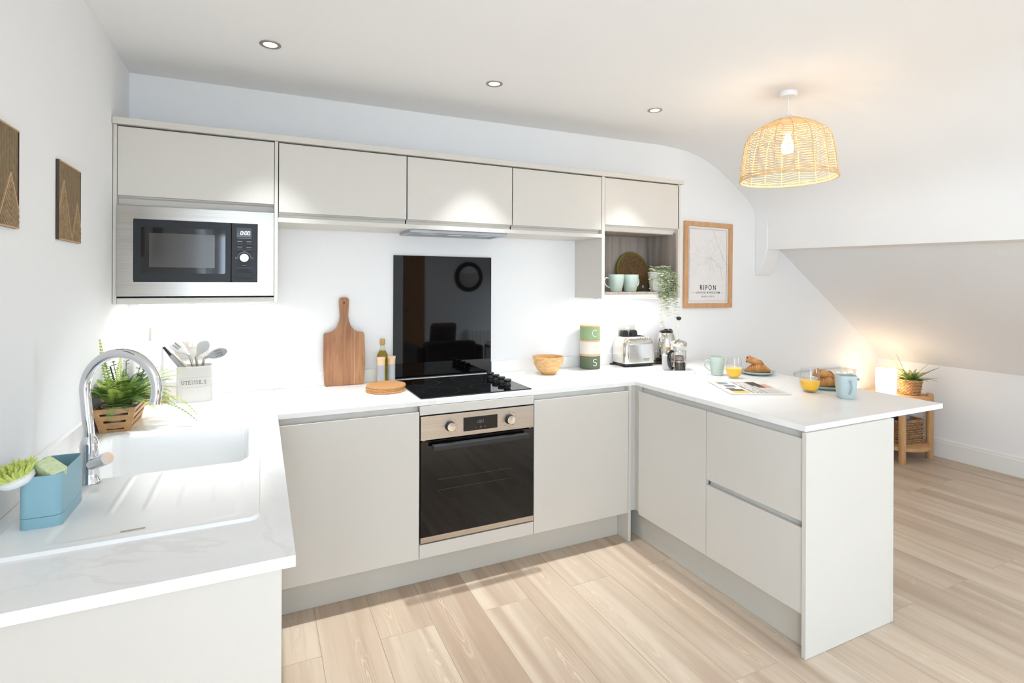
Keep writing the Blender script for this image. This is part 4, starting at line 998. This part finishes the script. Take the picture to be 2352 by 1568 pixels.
def tumbler(label, loc, r=.047):
    t = thing('juice_glass', label, 'glass', loc, 0, 'stemless glasses of orange juice'); k = r / .047
    P = [(.0, .002), (.026, .0), (.03, .003), (.039, .018), (.0455, .04), (.047, .055), (.0455, .075), (.0415, .105), (.039, .122)]
    B().lathe([(a * k, z) for a, z in P], 40, cap=False).build('glass_bowl', 'glass', t, True, angle=70)
    B().lathe([(0, .008), (.024, .008), (.037, .02), (.0435, .04), (.0455, .0565), (.0455, .058)], 40, cap=False).build('orange_juice', 'juice', t, True, angle=70)
    B().lathe([(.0455, .058), (0, .0578)], 40, cap=False).build('juice_surface', 'juice_top', t)
    if k != 1:
        for c_ in t.children[-2:]: c_.scale = (k, k, 1)
tumbler('stemless glass of orange juice beside the sage mug', (3.066, -.752, ZT), .0445)
tumbler('stemless glass of orange juice beside the pale blue mug', (3.105, -1.2, ZT), .0475)
def plate(label, loc, r=.11):
    P = [(0, .003), (r * .55, .0), (r * .6, .002), (r * .85, .008), (r, .019), (r + .001, .021), (r - .002, .0215), (r * .84, .012), (r * .6, .0065), (0, .006)]
    o = B().lathe(P, 56).build('plate', 'sage_plate', None, True, loc=(0, 0, 0), angle=50); o.location = loc
    return tag(o, label, 'plate', 'sage plates holding pastries')
P1 = (3.315, -.7); P2 = (3.275, -1.16)
plate('sage plate with pastries at the far end of the peninsula', (*P1, ZT), .105); plate('sage plate with pastries behind the nearer juice glass', (*P2, ZT), .105)
def croissant(label, loc, rotz, L=.15, r=.033, bend=1.5, lobes=9, tilt=0.0, raisins=()):
    t = thing('croissant' if not raisins else 'raisin_pastry', label, 'pastry', loc, rotz)
    n_ = 64; k = 18; rad = L / bend; rings = []
    for i in range(n_ + 1):
        s_ = i / n_; a = (s_ - .5) * bend; env = max(.12, sin(pi * min(1, max(0, s_ * .94 + .03))) ** .65) if not raisins else max(.3, (1 - abs(2 * s_ - 1) ** 5) ** .5) * .9
        ph = (abs(s_ - .5) * 2 * lobes) % 1.0; step = .86 + .16 * (1 - ph) ** .7
        R_ = r * env * step
        c_ = Vector((rad * sin(a), rad * (1 - cos(a)), R_ * .86 + tilt * (s_ - .5)))
        nrm = Vector((-sin(a), cos(a), 0))
        rings.append([c_ + nrm * R_ * cos(2 * pi * j / k) + Vector((0, 0, R_ * .86 * sin(2 * pi * j / k))) for j in range(k)])
    b = B(); loft(b, rings); b.build('crust', 'croissant', t, True, angle=50)
    for (s_, an) in raisins:
        ring = rings[int(s_ * n_)]; c_ = sum((Vector(p) for p in ring), Vector()) / k; p = Vector(ring[int(an / 360 * k) % k])
        d_ = (p - c_).normalized(); b = B(); b.lathe([(0, -.004), (.0055, -.001), (.006, .002), (0, .005)], 10); b.xf(Matrix.Translation(p) @ d_.to_track_quat('Z', 'Y').to_matrix().to_4x4()); b.build('raisin', 'raisin', t, True)
    return t
croissant('golden croissant lying on the far sage plate', (P1[0] - .012, P1[1] - .02, ZT + .0075), radians(-38), .155, .036)
c2 = croissant('raisin pastry propped on the croissant of the far plate', (P1[0] - .014, P1[1] - .004, ZT + .05), radians(-24), .108, .032, 1.5, 2, -.05, ((.06, 250), (.1, 150), (.45, 240), (.7, 300)))
croissant('golden croissant lying on the plate behind the nearer juice glass', (P2[0] + .0, P2[1] - .02, ZT + .0075), radians(-22), .16, .035)
croissant('raisin pastry resting on the croissant of the nearer plate', (P2[0] - .004, P2[1] - .004, ZT + .05), radians(-24), .115, .031, 1.4, 2, -.025, ((.78, 250), (.9, 280), (.95, 210)))

# newspaper
nw = thing('newspaper', 'folded newspaper lying on the peninsula worktop', 'newspaper', (2.88, -.995, ZT))
A0, A1, A2, A3 = Vector((2.833, -.772)), Vector((2.672, -1.088)), Vector((2.939, -1.219)), Vector((3.09, -.903))
def NP(u, v, z): q = (A0 * (1 - u) + A1 * u) * (1 - v) + (A3 * (1 - u) + A2 * u) * v; return (q.x, q.y, ZT + z)
for k in range(3):
    e = .012 * (2 - k) / 2; b = B(); z0 = .0005 + k * .0022
    b.hexa([NP(-.0 + e * .2, 0 + e, z0), NP(1 + e, -e * .6, z0), NP(1 + e, 1 + e, z0), NP(0, 1, z0), NP(e * .2, e, z0 + .0019), NP(1 + e, -e * .6, z0 + .0019), NP(1 + e, 1 + e, z0 + .0019), NP(0, 1, z0 + .0019)])
    b.build('sheet', 'newsprint', nw, world=True, bevel=.0005)
ZN = .0071
def pic(u0, u1, v0, v1, m_):
    B().rect(u0, u1, v0, v1, lambda u, v: NP(u, v, ZN)).build('printed_picture', m_, nw, world=True)
for q in ((.14, .32, .10, .22, 'photo_green'), (.14, .32, .22, .30, 'photo_blue'), (.38, .46, .14, .34, 'photo_brown'), (.48, .54, .14, .32, 'photo_blue'), (.60, .66, .08, .24, 'photo_brown'), (.68, .8, .10, .34, 'photo_dark'), (.8, .93, .10, .36, 'photo_yellow'), (.1, .42, .66, .84, 'photo_dark'), (.26, .56, .84, .97, 'photo_skin'), (.42, .56, .70, .84, 'photo_brown')): pic(*q)
random.seed(21); b = B(); b2 = B(); NF = lambda u, v: NP(u, v, ZN)
for v0, hgt in ((.40, .05), (.48, .032), (.54, .032)):
    u = .08
    while u < .93:
        l = random.uniform(.018, .05); st = [(u, v0), (u + l * .5, v0 + hgt), (u + l * .8, v0)]
        b.ribbon(st if random.random() < .6 else [(u, v0 + hgt), (u, v0), (u + l * .6, v0)], .012 if hgt > .04 else .009, NF); u += l * 1.15 + (.03 if random.random() < .15 else 0)
b.build('headline', 'print_dark', nw, world=True)
for i in range(7):
    v0 = .60 + i * .009
    b2.rect(.08, .95, v0, v0 + .004, NF)
for i in range(9):
    v0 = .66 + i * .03; b2.rect(.62, .95, v0, v0 + .011, NF)
for i in range(6): b2.rect(.05, .09, .1 + i * .05, .13 + i * .05, NF)
b2.build('text_lines', 'print_light', nw, world=True)

# ------------------------------------------------------------------ open shelf: mat and trailing plant
pm = thing('placemat', 'round woven seagrass mat with olive rim, leaning at the back of the shelf', 'placemat', (2.885, -.062, 1.3963)); pm.rotation_euler = (radians(-9), 0, 0)
Rm = .138
B().lathe([(Rm - .012, -.004), (Rm - .002, -.006), (Rm, 0), (Rm - .002, .006), (Rm - .012, .004), (0, .003)], 56, (0, 0, Rm), axis='y').build('rim', 'mat_green', pm, True)
b = B(); q = []
for i in range(420):
    t_ = i / 420; a = i * 2 * pi / 34; q.append(((.008 + (Rm - .022) * t_) * cos(a), -.0062 - .0006 * sin(i * 2.2), Rm + (.008 + (Rm - .022) * t_) * sin(a)))
b.tube(q, .0052, 5, flat=.8); b.build('coiled_weave', 'seagrass', pm, True)
B().box(.06, .072, -.0125, -.0115, .02, .04).build('sewn_tag', 'tag_paper', pm)
hp = thing('trailing_plant', 'trailing pale green plant in a white pot spilling off the open shelf', 'plant', (2.953, -.235, 1.3963))
B().lathe([(.058, 0), (.06, .003), (.076, .13), (.074, .132), (.071, .128), (.056, .008), (0, .006)], 40).build('pot', 'ceramic_white', hp, True)
B().lathe([(.07, .118), (0, .122)], 24).build('soil', 'soil', hp)
random.seed(33)
def leaf(b, q, d, size):
    d = d.normalized(); e_ = d.cross(Vector((random.uniform(-.3, .3), random.uniform(-.3, .3), 1))).normalized(); nn = e_.cross(d)
    pts = [q + d * size * (.5 + .5 * cos(a)) + e_ * size * .46 * sin(a) + nn * size * .12 * abs(sin(a)) for a in [pi + 2 * pi * j / 8 for j in range(8)]]
    b.add(pts, [(0, 1, 2, 3, 4), (0, 4, 5, 6, 7)])
def vine(path, n_leaves, size):
    b = B(); pts = [Vector(p) for p in path]
    fine = []
    for i in range(len(pts) - 1):
        for s_ in range(5): fine.append(pts[i].lerp(pts[i + 1], s_ / 5) + Vector((random.uniform(-1, 1), random.uniform(-1, 1), 0)) * .0025)
    fine.append(pts[-1]); b.tube(fine, .0011, 4)
    for i in range(n_leaves):
        t_ = (i + .5) / n_leaves * (len(fine) - 1); k = int(t_); q = fine[k].lerp(fine[min(k + 1, len(fine) - 1)], t_ - k); a = random.uniform(0, 2 * pi)
        for s_ in (0, pi):
            leaf(b, q, Vector((cos(a + s_), sin(a + s_), random.uniform(-.5, .4))), size * random.uniform(.8, 1.3))
    b.build('vine', 'leaf_pale', hp)
for i in range(17):       # dense crown over the rim
    a = radians(-178 + i * 17 + random.uniform(-6, 6)); front = max(0, -sin(a)); L = random.uniform(.07, .16)
    x_, y_ = cos(a), sin(a); ro = min(.068 if y_ < .3 else .05, .082)
    if x_ > .2: ro = min(ro, .062)
    vine([(x_ * .03, y_ * .03, .13), (x_ * .055, y_ * .055, .165), (x_ * (ro + .008), y_ * (ro + .006), .135), (x_ * (ro + .012), y_ * (ro + .008), .135 - L)], 12, .022)
for (x1, dz, sw) in ((-.052, -.235, .01), (-.03, -.14, .0), (-.005, -.16, .012), (.012, -.09, -.01), (.045, -.06, .0), (.0, -.03, 0), (.066, -.235, .004), (-.06, -.05, 0), (.03, -.02, 0), (-.02, -.06, .01), (.055, -.1, .0)):
    vine([(x1 * .5, -.04, .14), (x1 * .9, -.078, .12), (x1, -.088, .06), (x1 + sw, -.088, .0), (x1 - sw, -.09, dz * .5), (x1 + sw, -.089, dz)], 24 if dz < -.12 else 19, .021)

# ------------------------------------------------------------------ poster and wooden wall art
pf = thing('framed_map', 'wood-framed city map print lettered RIPON on the back wall', 'picture', (3.615, 0, 1.59)); pf.rotation_euler = (0, radians(.5), 0)
hw, hh, fwid = .2395, .3215, .034
for q in ((-hw, hw, hh - fwid, hh), (-hw, hw, -hh, -hh + fwid), (-hw, -hw + fwid, -hh + fwid, hh - fwid), (hw - fwid, hw, -hh + fwid, hh - fwid)):
    B().box(q[0], q[1], -.024, -.001, q[2], q[3]).build('frame_bar', 'frame_wood', pf, bevel=.0015)
sheet = B().box(-hw + fwid, hw - fwid, -.010, -.002, -hh + fwid, hh - fwid).build('print_sheet', 'poster_paper', pf)
PF = lambda u, v: (u, -.0106, v)
b = B(); iw, ih = hw - fwid - .017, hh - fwid - .018; b.ribbon([(-iw, -ih), (iw, -ih), (iw, ih), (-iw, ih)], .0024, PF, True)
b.build('border_line', 'print_dark', sheet)
random.seed(4); b = B(); c_ = (.02, .055)
def road(p, q, wd, jit=.02, n_=9):
    pts_ = []
    for i in range(n_ + 1):
        t_ = i / n_; pts_.append((max(-iw, min(iw, p[0] + (q[0] - p[0]) * t_ + random.uniform(-jit, jit) * sin(pi * t_))), max(-.16, min(ih, p[1] + (q[1] - p[1]) * t_ + random.uniform(-jit, jit) * sin(pi * t_)))))
    b.ribbon(pts_, wd, PF)
for a in (10, 55, 100, 150, 172, 205, 250, 280, 325): road(c_, (c_[0] + .3 * cos(radians(a)), c_[1] + .33 * sin(radians(a))), .0011, .045, 12)
for i in range(26):
    p = (random.uniform(-iw, iw), random.uniform(-.15, ih)); road(p, (p[0] + random.uniform(-.12, .12), p[1] + random.uniform(-.12, .12)), .0008, .012, 6)
for i in range(22):
    p = (c_[0] + random.gauss(0, .03), c_[1] + random.gauss(0, .03)); road(p, (p[0] + random.uniform(-.04, .04), p[1] + random.uniform(-.04, .04)), .0008, .005, 4)
b.build('street_lines', 'map_line', sheet)
b = B(); road((.045, ih), (.12, .12), .002, .01); road((.12, .12), (iw, .0), .002, .008); road(c_, (.12, .0), .0018, .006); road((.12, -.0), (.15, -.11), .0016, .006); b.build('river_line', 'print_light', sheet)
b = B(); PT = lambda u, v: (u, -.0109, v)
text_into(b, 'RIPON', .052, lambda u, v: PT(u * .82, v - .186), 1.45, bold=.0006); text_into(b, 'UNITED KINGDOM', .0215, lambda u, v: PT(u, v - .214), 1.4, bold=.00015); text_into(b, '54.136\u00b0 N, 1.523\u00b0 W', .0175, lambda u, v: PT(u * .86, v - .242), 1.0)
for s_ in (-1, 1): b.rect(s_ * .148 - .011, s_ * .148 + .011, -.2075, -.2062, PT)
b.build('lettering', 'print_dark', sheet)

def clip_poly(poly, a, b_, c_):      # keep a*x + b*y <= c
    out = []
    for i in range(len(poly)):
        p, q = poly[i], poly[(i + 1) % len(poly)]; dp, dq = a * p[0] + b_ * p[1] - c_, a * q[0] + b_ * q[1] - c_
        if dp <= 0: out.append(p)
        if dp * dq < 0: t_ = dp / (dp - dq); out.append((p[0] + (q[0] - p[0]) * t_, p[1] + (q[1] - p[1]) * t_))
    return out
def wall_art(label, yc, zc, w_, h_, peaks):
    t = thing('wood_wall_art', label, 'wall art', (.0, yc, zc), 0, 'wooden mountain reliefs')
    F = lambda u, v, d: (d, u, v); hw_, hh_ = w_ / 2, h_ / 2
    B().prism([(-hw_, -hh_), (hw_, -hh_), (hw_, hh_), (-hw_, hh_)], .001, .006, F).build('backing', 'art_board', t)
    e = .0035
    for s_ in (-1, 1): B().prism([(s_ * hw_, -hh_), (s_ * (hw_ + .0012), -hh_), (s_ * (hw_ + .0012), hh_), (s_ * hw_, hh_)], .001, .0086, F).build('edge_strip', 'art_edge', t)
    for s_ in (-1, 1): B().prism([(-hw_, s_ * hh_ - (e if s_ > 0 else 0)), (hw_, s_ * hh_ - (e if s_ > 0 else 0)), (hw_, s_ * hh_ + (0 if s_ > 0 else e)), (-hw_, s_ * hh_ + (0 if s_ > 0 else e))], .006, .0098, F).build('edge_trim', 'art_trim', t)
    def above(poly):
        for (pu, pv, sl_) in peaks: pass
        return poly
    top = lambda u: max([-hh_] + [pv - abs(u - pu) * sl_ for pu, pv, sl_ in peaks])
    b = B(); n_ = int(w_ / .0062)
    for i in range(n_):
        u0 = -hw_ + i * .0062; u1 = u0 + .0042; z0 = max(top(u0), top(u1))
        if z0 < hh_ - .006: b.prism([(u0, z0 + .003), (u1, z0 + .003), (u1, hh_ - e), (u0, hh_ - e)], .006, .0085, F)
    b.build('vertical_slats', 'art_sky', t)
    for idx, (pu, pv, sl_) in enumerate(peaks):
        b = B(); bt = B(); others = peaks[:idx]
        for sd in (-1, 1):
            k = 0
            while True:
                zt = pv - k * .0148; zb_ = zt - .0082
                if zt < -hh_ - .25: break
                # strip between two parallel lines on one flank
                poly = [(pu, zb_), (pu, zt), (pu + sd * .4, zt - .4 * sl_), (pu + sd * .4, zb_ - .4 * sl_)]
                for cl in ((1, 0, hw_), (-1, 0, hw_), (0, -1, hh_ - e)):
                    poly = clip_poly(poly, *cl)
                    if len(poly) < 3: break
                if len(poly) >= 3:
                    for (qu, qv, qs) in others:      # stay outside an overlapping nearer mountain
                        side = 1 if pu > qu else -1
                        # right flank line of other: v = qv - qs*(u-qu)*side ; keep above it
                        poly = clip_poly(poly, -qs * side, -1, -(qv + qs * side * qu) if side > 0 else -(qv - qs * qu)) if len(poly) >= 3 else poly
                if len(poly) >= 3: (bt if k == 0 else b).prism(poly, .006, .0098, F)
                k += 1
        b.build('mountain_slats', 'art_slat', t); bt.build('mountain_outline', 'art_trim', t)
wall_art('wooden mountain relief panel cut off by the left picture edge', -1.421, 1.702, .285, .245, [(.093, .013, 1.75), (-.035, .02, 1.75)])
wall_art('whole wooden mountain relief panel nearest the microwave', -.877, 1.696, .213, .241, [(-.065, .067, 2.2), (.07, .012, 2.2)])

# ------------------------------------------------------------------ ceiling lights
def czl(x): return 2.424 + .0075 * x
dl0 = None
for i, (x, y) in enumerate(((.59, -.604), (1.599, -.594), (2.597, -.604), (.59, -3.1), (1.6, -3.1), (2.6, -3.1), (.59, -4.6), (1.6, -4.6), (2.6, -4.6))):  # the rows behind the camera are added, unseen, to lift the room light
    lb = ['round recessed downlight nearest the left wall', 'round recessed downlight above the hob area', 'round recessed downlight nearest the pendant lamp'][i] if i < 3 else 'added unseen downlight behind the camera, ' + ('middle row, ' if i < 6 else 'rear row, ') + ('left', 'centre', 'right')[i % 3] + ' of three'
    t = thing('downlight', lb, 'light', (x, y, czl(x)), 0, 'recessed ceiling downlights')
    B().lathe([(.0415, -.001), (.041, -.004), (.034, -.0055), (.0275, -.004), (.0255, .0)], 40, cap=False).build('bezel', 'brushed_nickel', t, True)
    B().lathe([(.026, -.0022), (0, -.0022)], 32).build('lens', 'downlight_lens', t)
    area_light('downlight_glow', (0, 0, -.012), .05, E_DOWN, WARM, (0, 0, -1), shape='DISK', spread=62, parent=t)

# ------------------------------------------------------------------ rattan pendant
PX0, PY0 = 3.03, -1.125
pd = thing('pendant_lamp', 'woven rattan pendant lamp hanging lit over the peninsula', 'lamp', (PX0, PY0, 2.446))
B().lathe([(.0, .0), (.044, .0), (.044, -.022), (.042, -.026), (0, -.026)], 36).build('ceiling_rose', 'white_plastic', pd, True)
B().lathe([(.003, -.026), (.003, -.20)], 10).build('flex', 'white_plastic', pd, True)
B().lathe([(.018, -.15), (.02, -.16), (.02, -.215), (.014, -.222)], 20).build('lamp_holder', 'white_plastic', pd, True)
B().lathe([(.012, -.222), (.016, -.24), (.03, -.275), (.031, -.295), (.022, -.315), (0, -.322)], 24).build('bulb', 'bulb', pd, True)
pl = bpy.data.lights.new('pendant_glow', 'POINT'); pl.energy = E_PEND; pl.color = (1, .86, .68); pl.shadow_soft_size = .03
po = bpy.data.objects.new('pendant_glow', pl); COL.objects.link(po); po.parent = pd; po.location = (0, 0, -.345)
NR = 16; AX = r0; tilt = Matrix.Translation((0, 0, -.46)) @ Matrix.Rotation(radians(-.4), 4, fw) @ Matrix.Translation((0, 0, .46))
sprof = [(.03, -.134), (.08, -.156), (.138, -.184), (.18, -.214), (.2, -.25), (.211, -.31), (.22, -.38), (.228, -.452)]
def sp(t_):   # point on the shade profile by arc parameter 0..1
    L_ = [0]
    for p, q in zip(sprof, sprof[1:]): L_.append(L_[-1] + sqrt((p[0] - q[0]) ** 2 + (p[1] - q[1]) ** 2))
    d_ = t_ * L_[-1]
    for i in range(len(sprof) - 1):
        if d_ <= L_[i + 1] + 1e-9: k = (d_ - L_[i]) / (L_[i + 1] - L_[i]); return (sprof[i][0] + (sprof[i + 1][0] - sprof[i][0]) * k, sprof[i][1] + (sprof[i + 1][1] - sprof[i][1]) * k)
    return sprof[-1]
def SP(a, t_): r_, z = sp(max(0, min(1, t_))); return Vector((r_ * cos(a), r_ * sin(a), z))
for i in range(NR):
    a0 = 2 * pi * i / NR; a1 = 2 * pi * (i + 1) / NR
    b = B(); b.tube([SP(a0, k / 12) for k in range(13)], .0026, 6); b.xf(tilt); b.build('rib', 'wicker_shade', pd, True)
    b = B(); n_ = 31; up_ = .034 if i % 2 else -.034
    for j in range(n_):
        t0 = .03 + .95 * j / (n_ - 1); jt = random.uniform(-.004, .004)
        q = [SP(a0 + (a1 - a0) * k / 3, max(0.01, min(.995, t0 + up_ * (k / 3 - .5) + jt * (k % 2)))) for k in range(4)]
        b.tube(q, .0019 if t0 > .3 else .0023, 4, flat=1.25)
    b.xf(tilt); b.build('woven_panel', 'wicker_shade', pd, True)
for r_, z, w_ in ((.229, -.452, .0052), (.034, -.137, .004), (.2265, -.436, .003)):
    b = B(); b.tube([(r_ * cos(2 * pi * k / 64), r_ * sin(2 * pi * k / 64), z) for k in range(64)], w_, 8, True); b.xf(tilt); b.build('rim_hoop', 'wicker_shade', pd, True)
def tagpt(s_, f_, z): v_ = r0 * s_ - fw * f_; return (v_.x, v_.y, z)
b = B(); q = [tagpt(-.09, .05, -.158), tagpt(-.014, .085, -.15), tagpt(-.002, .032, -.126), tagpt(-.07, -.005, -.136)]
b.hexa([*q, *[(x, y, z + .0008) for x, y, z in q]]); tgp = b.build('paper_tag', 'tag_paper', pd)
b = B(); q = [tagpt(-.075, .05, -.1555), tagpt(-.028, .073, -.1505), tagpt(-.018, .05, -.1385), tagpt(-.062, .026, -.146)]
b.hexa([*[(x, y, z + .0012) for x, y, z in q], *[(x, y, z + .0018) for x, y, z in q]]); b.build('tag_print', 'tag_print', tgp)

# ------------------------------------------------------------------ dining corner: heater, chairs, side table
ht = thing('wall_radiator', 'white finned radiator on the back wall beyond the peninsula', 'radiator', (4.945, -.052, .12))
for i in range(8):
    x = -.32 + i * .08; b = B(); b.prism(rrect(-.045, .045, 0, .598, .035, 5), x - .037, x + .037, YZ); b.build('section', 'heater_white', ht, True, bevel=.004)
    for z in (.48, .515, .548): B().box(x - .03, x + .03, -.0462, -.0445, z, z + .012).build('vent_slot', 'heater_grille', ht)
B().box(.322, .36, -.045, .045, .0, .585).build('end_cover', 'heater_white', ht, bevel=.006)
b = B(); b.lathe([(.012, 0), (.012, .02), (0, .021)], 16, (.34, -.045, .5), axis='y'); b.build('control_knob', 'heater_grille', ht, True)
def chair(label, loc, rotz):
    t = thing('shell_chair', label, 'chair', loc, rotz)
    b = B(); n_ = 16; rings = []
    prof_ = [(-.2, .455, .20), (-.1, .44, .215), (.05, .435, .215), (.14, .45, .21), (.19, .5, .205), (.215, .6, .205), (.232, .7, .20), (.243, .775, .185), (.248, .825, .16), (.25, .838, .12)]
    for y, z, hw_ in prof_:
        rings.append([Vector((hw_ * (2 * j / (n_ - 1) - 1), y - .05 * (abs(2 * j / (n_ - 1) - 1) ** 2.5) * (1 if z > .46 else 0), z + .03 * (abs(2 * j / (n_ - 1) - 1) ** 3) * (1 if z < .5 else 0) - (.03 * abs(2 * j / (n_ - 1) - 1) ** 3 if z > .76 else 0))) for j in range(n_)])
    vs = [p for r_ in rings for p in r_]; b.add(vs, [(i * n_ + j, i * n_ + j + 1, (i + 1) * n_ + j + 1, (i + 1) * n_ + j) for i in range(len(rings) - 1) for j in range(n_ - 1)])
    o = b.build('seat_shell', 'chair_white', t, True, angle=80); sm = o.modifiers.new('thick', 'SOLIDIFY'); sm.thickness = .008
    for sx in (-1, 1):
        for y0, y1 in ((-.12, -.2), (.1, .2)):
            b = B(); b.tube([(sx * .12, y0, .432), (sx * .2, y1, .0)], [.016, .011], 12); b.build('leg', 'table_wood', t, True)
    return t
chair('white shell chair peeping over the far edge of the peninsula', (3.605, -.655, .004), radians(-90))

TX, TY, TRd = 5.44, -.315, .245
st = thing('side_table', 'round wooden side table with a lower shelf in the far corner', 'table', (TX, TY, 0))
B().lathe([(0, .488), (TRd - .006, .488), (TRd, .494), (TRd, .519), (TRd - .004, .523), (0, .519)], 48).build('table_top', 'table_wood', st, True)
B().lathe([(0, .098), (TRd - .006, .098), (TRd, .104), (TRd, .127), (TRd - .004, .13), (0, .13)], 48).build('lower_shelf', 'table_wood', st, True)
for a in (-43, -140, 47, 140):
    b = B(); b.lathe([(.022, 0), (.026, .012), (.026, .52), (.024, .536), (.016, .543), (0, .544)], 20, ((TRd + .004) * cos(radians(a)), (TRd + .004) * sin(radians(a)), 0)); b.build('leg', 'table_wood', st, True)
lm = thing('table_lamp', 'glowing white cuboid table lamp on the side table', 'lamp', (5.375, -.28, .5235), radians(28))
b = B(); loft(b, [tring(.068, .068, .008, .0), tring(.07, .07, .01, .006), tring(.074, .074, .01, .20), tring(.071, .071, .01, .207), tring(.03, .03, .01, .207)]); b.build('shade', 'lamp_glass', lm, True)
b = B(); b.tube([(-.07, .02, .004), (-.12, .05, .003), (-.16, .05, .003)], .003, 6); b.build('flex', 'white_plastic', lm, True)

def weave(b, ring_fn, rows, n_, z0, z1, wd, amp):
    for j in range(rows):
        z = z0 + (z1 - z0) * (j + .5) / rows; hz = (z1 - z0) / rows * .62
        for i in range(n_):
            if (i + j) % 2: continue
            q = [ring_fn((i + k * .5 - .15) / n_, z) for k in range(5)]; out = [0, amp, amp * 1.4, amp, 0]
            pts_ = [Vector((x + nx_ * o_, y + ny_ * o_, z + (hz * .25 * (k - 2) * (1 if j % 2 else -1) * .5))) for k, ((x, y, nx_, ny_), o_) in enumerate(zip(q, out))]
            b.tube(pts_, [hz * .35, hz * .55, hz * .6, hz * .55, hz * .35], 6, flat=.6)
wf_ = thing('potted_fern', 'small fern in a woven pot next to the glowing lamp', 'plant', (5.553, -.372, .5235))
rp = lambda z: .062 + .02 * z / .125
B().lathe([(.06, 0), (.0795, .125), (.077, .125), (.058, .006), (0, .006)], 32).build('pot_liner', 'basket_straw', wf_, True)
b = B(); weave(b, lambda u, z: ((rp(z)) * cos(2 * pi * u), rp(z) * sin(2 * pi * u), cos(2 * pi * u), sin(2 * pi * u)), 10, 36, .0, .125, .01, .004); b.build('woven_pot', 'wicker', wf_, True)
B().lathe([(.075, .112), (0, .118)], 24).build('soil', 'soil', wf_)
fern(wf_, .105, 30, .018, .155, .03, ['leaf', 'leaf', 'leaf_lime', 'leaf_dark'], 9, [(radians(-38), radians(42), .23, radians(20), .03, 'leaf'), (radians(-40), radians(14), .2, radians(10), .02, 'leaf'), (radians(150), radians(62), .28, radians(15), .026, 'leaf_lime'), (radians(160), radians(45), .28, radians(25), .02, 'leaf_lime'), (radians(120), radians(75), .24, radians(10), .026, 'leaf'), (radians(-60), radians(70), .2, radians(30), .028, 'leaf_lime'), (radians(-20), radians(-10), .13, radians(60), .016, 'leaf_lime')], 18)
bk = thing('storage_basket', 'rectangular woven straw basket on the lower shelf of the side table', 'basket', (5.475, -.33, .1305), radians(-8))
hx2, hy2, hb = .135, .105, .185
b = B(); shell(b, -hx2 + .006, hx2 - .006, -hy2 + .006, hy2 - .006, .001, hb, .02, .004, 0, 5); b.build('liner', 'basket_straw', bk, True)
per = rrect(-hx2, hx2, -hy2, hy2, .02, 3)
cum = [0]
for i in range(len(per)): p, q = per[i], per[(i + 1) % len(per)]; cum.append(cum[-1] + sqrt((p[0] - q[0]) ** 2 + (p[1] - q[1]) ** 2))
def rect_ring(u, z):
    d_ = (u % 1) * cum[-1]
    for i in range(len(per)):
        if d_ <= cum[i + 1] + 1e-9:
            p, q = per[i], per[(i + 1) % len(per)]; L_ = (cum[i + 1] - cum[i]) or 1e-6; k = (d_ - cum[i]) / L_; dx, dy = (q[0] - p[0]) / L_, (q[1] - p[1]) / L_
            return (p[0] + (q[0] - p[0]) * k, p[1] + (q[1] - p[1]) * k, dy, -dx)
    return (*per[0], 1, 0)
b = B(); weave(b, rect_ring, 10, 44, .0, hb, .01, .006); b.build('weave', 'basket_straw', bk, True)
b = B(); b.tube([(u, v, hb) for u, v in per], .009, 8, True); b.build('rim', 'basket_straw', bk, True)
for i, (dx, m_, lb, rz_) in enumerate(((-.07, 'book_dark', 'dark magazine standing at the left in the straw basket', 4), (.075, 'book_blue', 'pale blue magazine standing at the right in the straw basket', -6))):
    t = thing('magazine', lb, 'magazine', (5.475 + dx, -.33 + .01, .1365), radians(rz_ - 8))
    B().box(-.05, .05, -.012, .012, 0, .215).build('pages', 'tag_paper', t); B().box(-.052, .052, -.0145, -.012, 0, .217).build('cover', m_, t); B().box(-.052, .052, .012, .0145, 0, .217).build('cover', m_, t)

# ------------------------------------------------------------------ behind the camera, seen only as reflections in the black glass
mr = thing('round_mirror', 'round wall mirror in a dark wooden frame, reflected in the splashback', 'mirror', (3.76, YR, 1.55))
B().lathe([(.18, -.022), (.19, -.03), (.245, -.026), (.255, -.001), (.18, -.001)], 56, axis='y', cap=False).build('frame', 'mirror_frame', mr, True)
B().lathe([(.19, -.012), (0, -.012)], 48, axis='y').build('glass', 'mirror', mr)
r2 = thing('wall_radiator', 'white panel heater on the wall behind the camera, reflected in the splashback', 'radiator', (3.98, YR + .05, .12))
for i in range(7):
    b = B(); b.prism(rrect(-.045, .045, 0, .54, .03, 4), -.25 + i * .07, -.184 + i * .07, YZ); b.build('section', 'heater_white', r2, True)
ac = thing('armchair', 'dark brown upholstered armchair behind the camera, reflected in the splashback', 'armchair', (3.0, -4.55, 0))
B().box(-.38, .38, -.4, .3, .1, .42).build('seat', 'sofa_brown', ac, bevel=.04, seg=3)
B().box(-.38, .38, .2, .4, .1, .62).build('backrest', 'sofa_brown', ac, bevel=.05, seg=3)
for s_ in (-1, 1): B().box(s_ * .38, s_ * .5, -.4, .38, .1, .55).build('arm', 'sofa_brown', ac, bevel=.04, seg=3)
for sx in (-.4, .4):
    for sy in (-.34, .34): B().lathe([(.02, 0), (.025, .1)], 12, (sx, sy, 0)).build('foot', 'mirror_frame', ac)
cu_ = B(); loft(cu_, [tring(.02, .17, .01, -.07), tring(.16, .2, .05, -.04), tring(.2, .23, .06, 0), tring(.16, .2, .05, .04), tring(.02, .17, .01, .07)])
co_ = cu_.build('cushion', 'cushion_brown', None, True, loc=(0, 0, 0), angle=80); co_.location = (2.98, -4.5, .64); co_.rotation_euler = (radians(78), 0, 0)
tag(co_, 'brown cushion on the armchair behind the camera, reflected in the splashback', 'cushion')
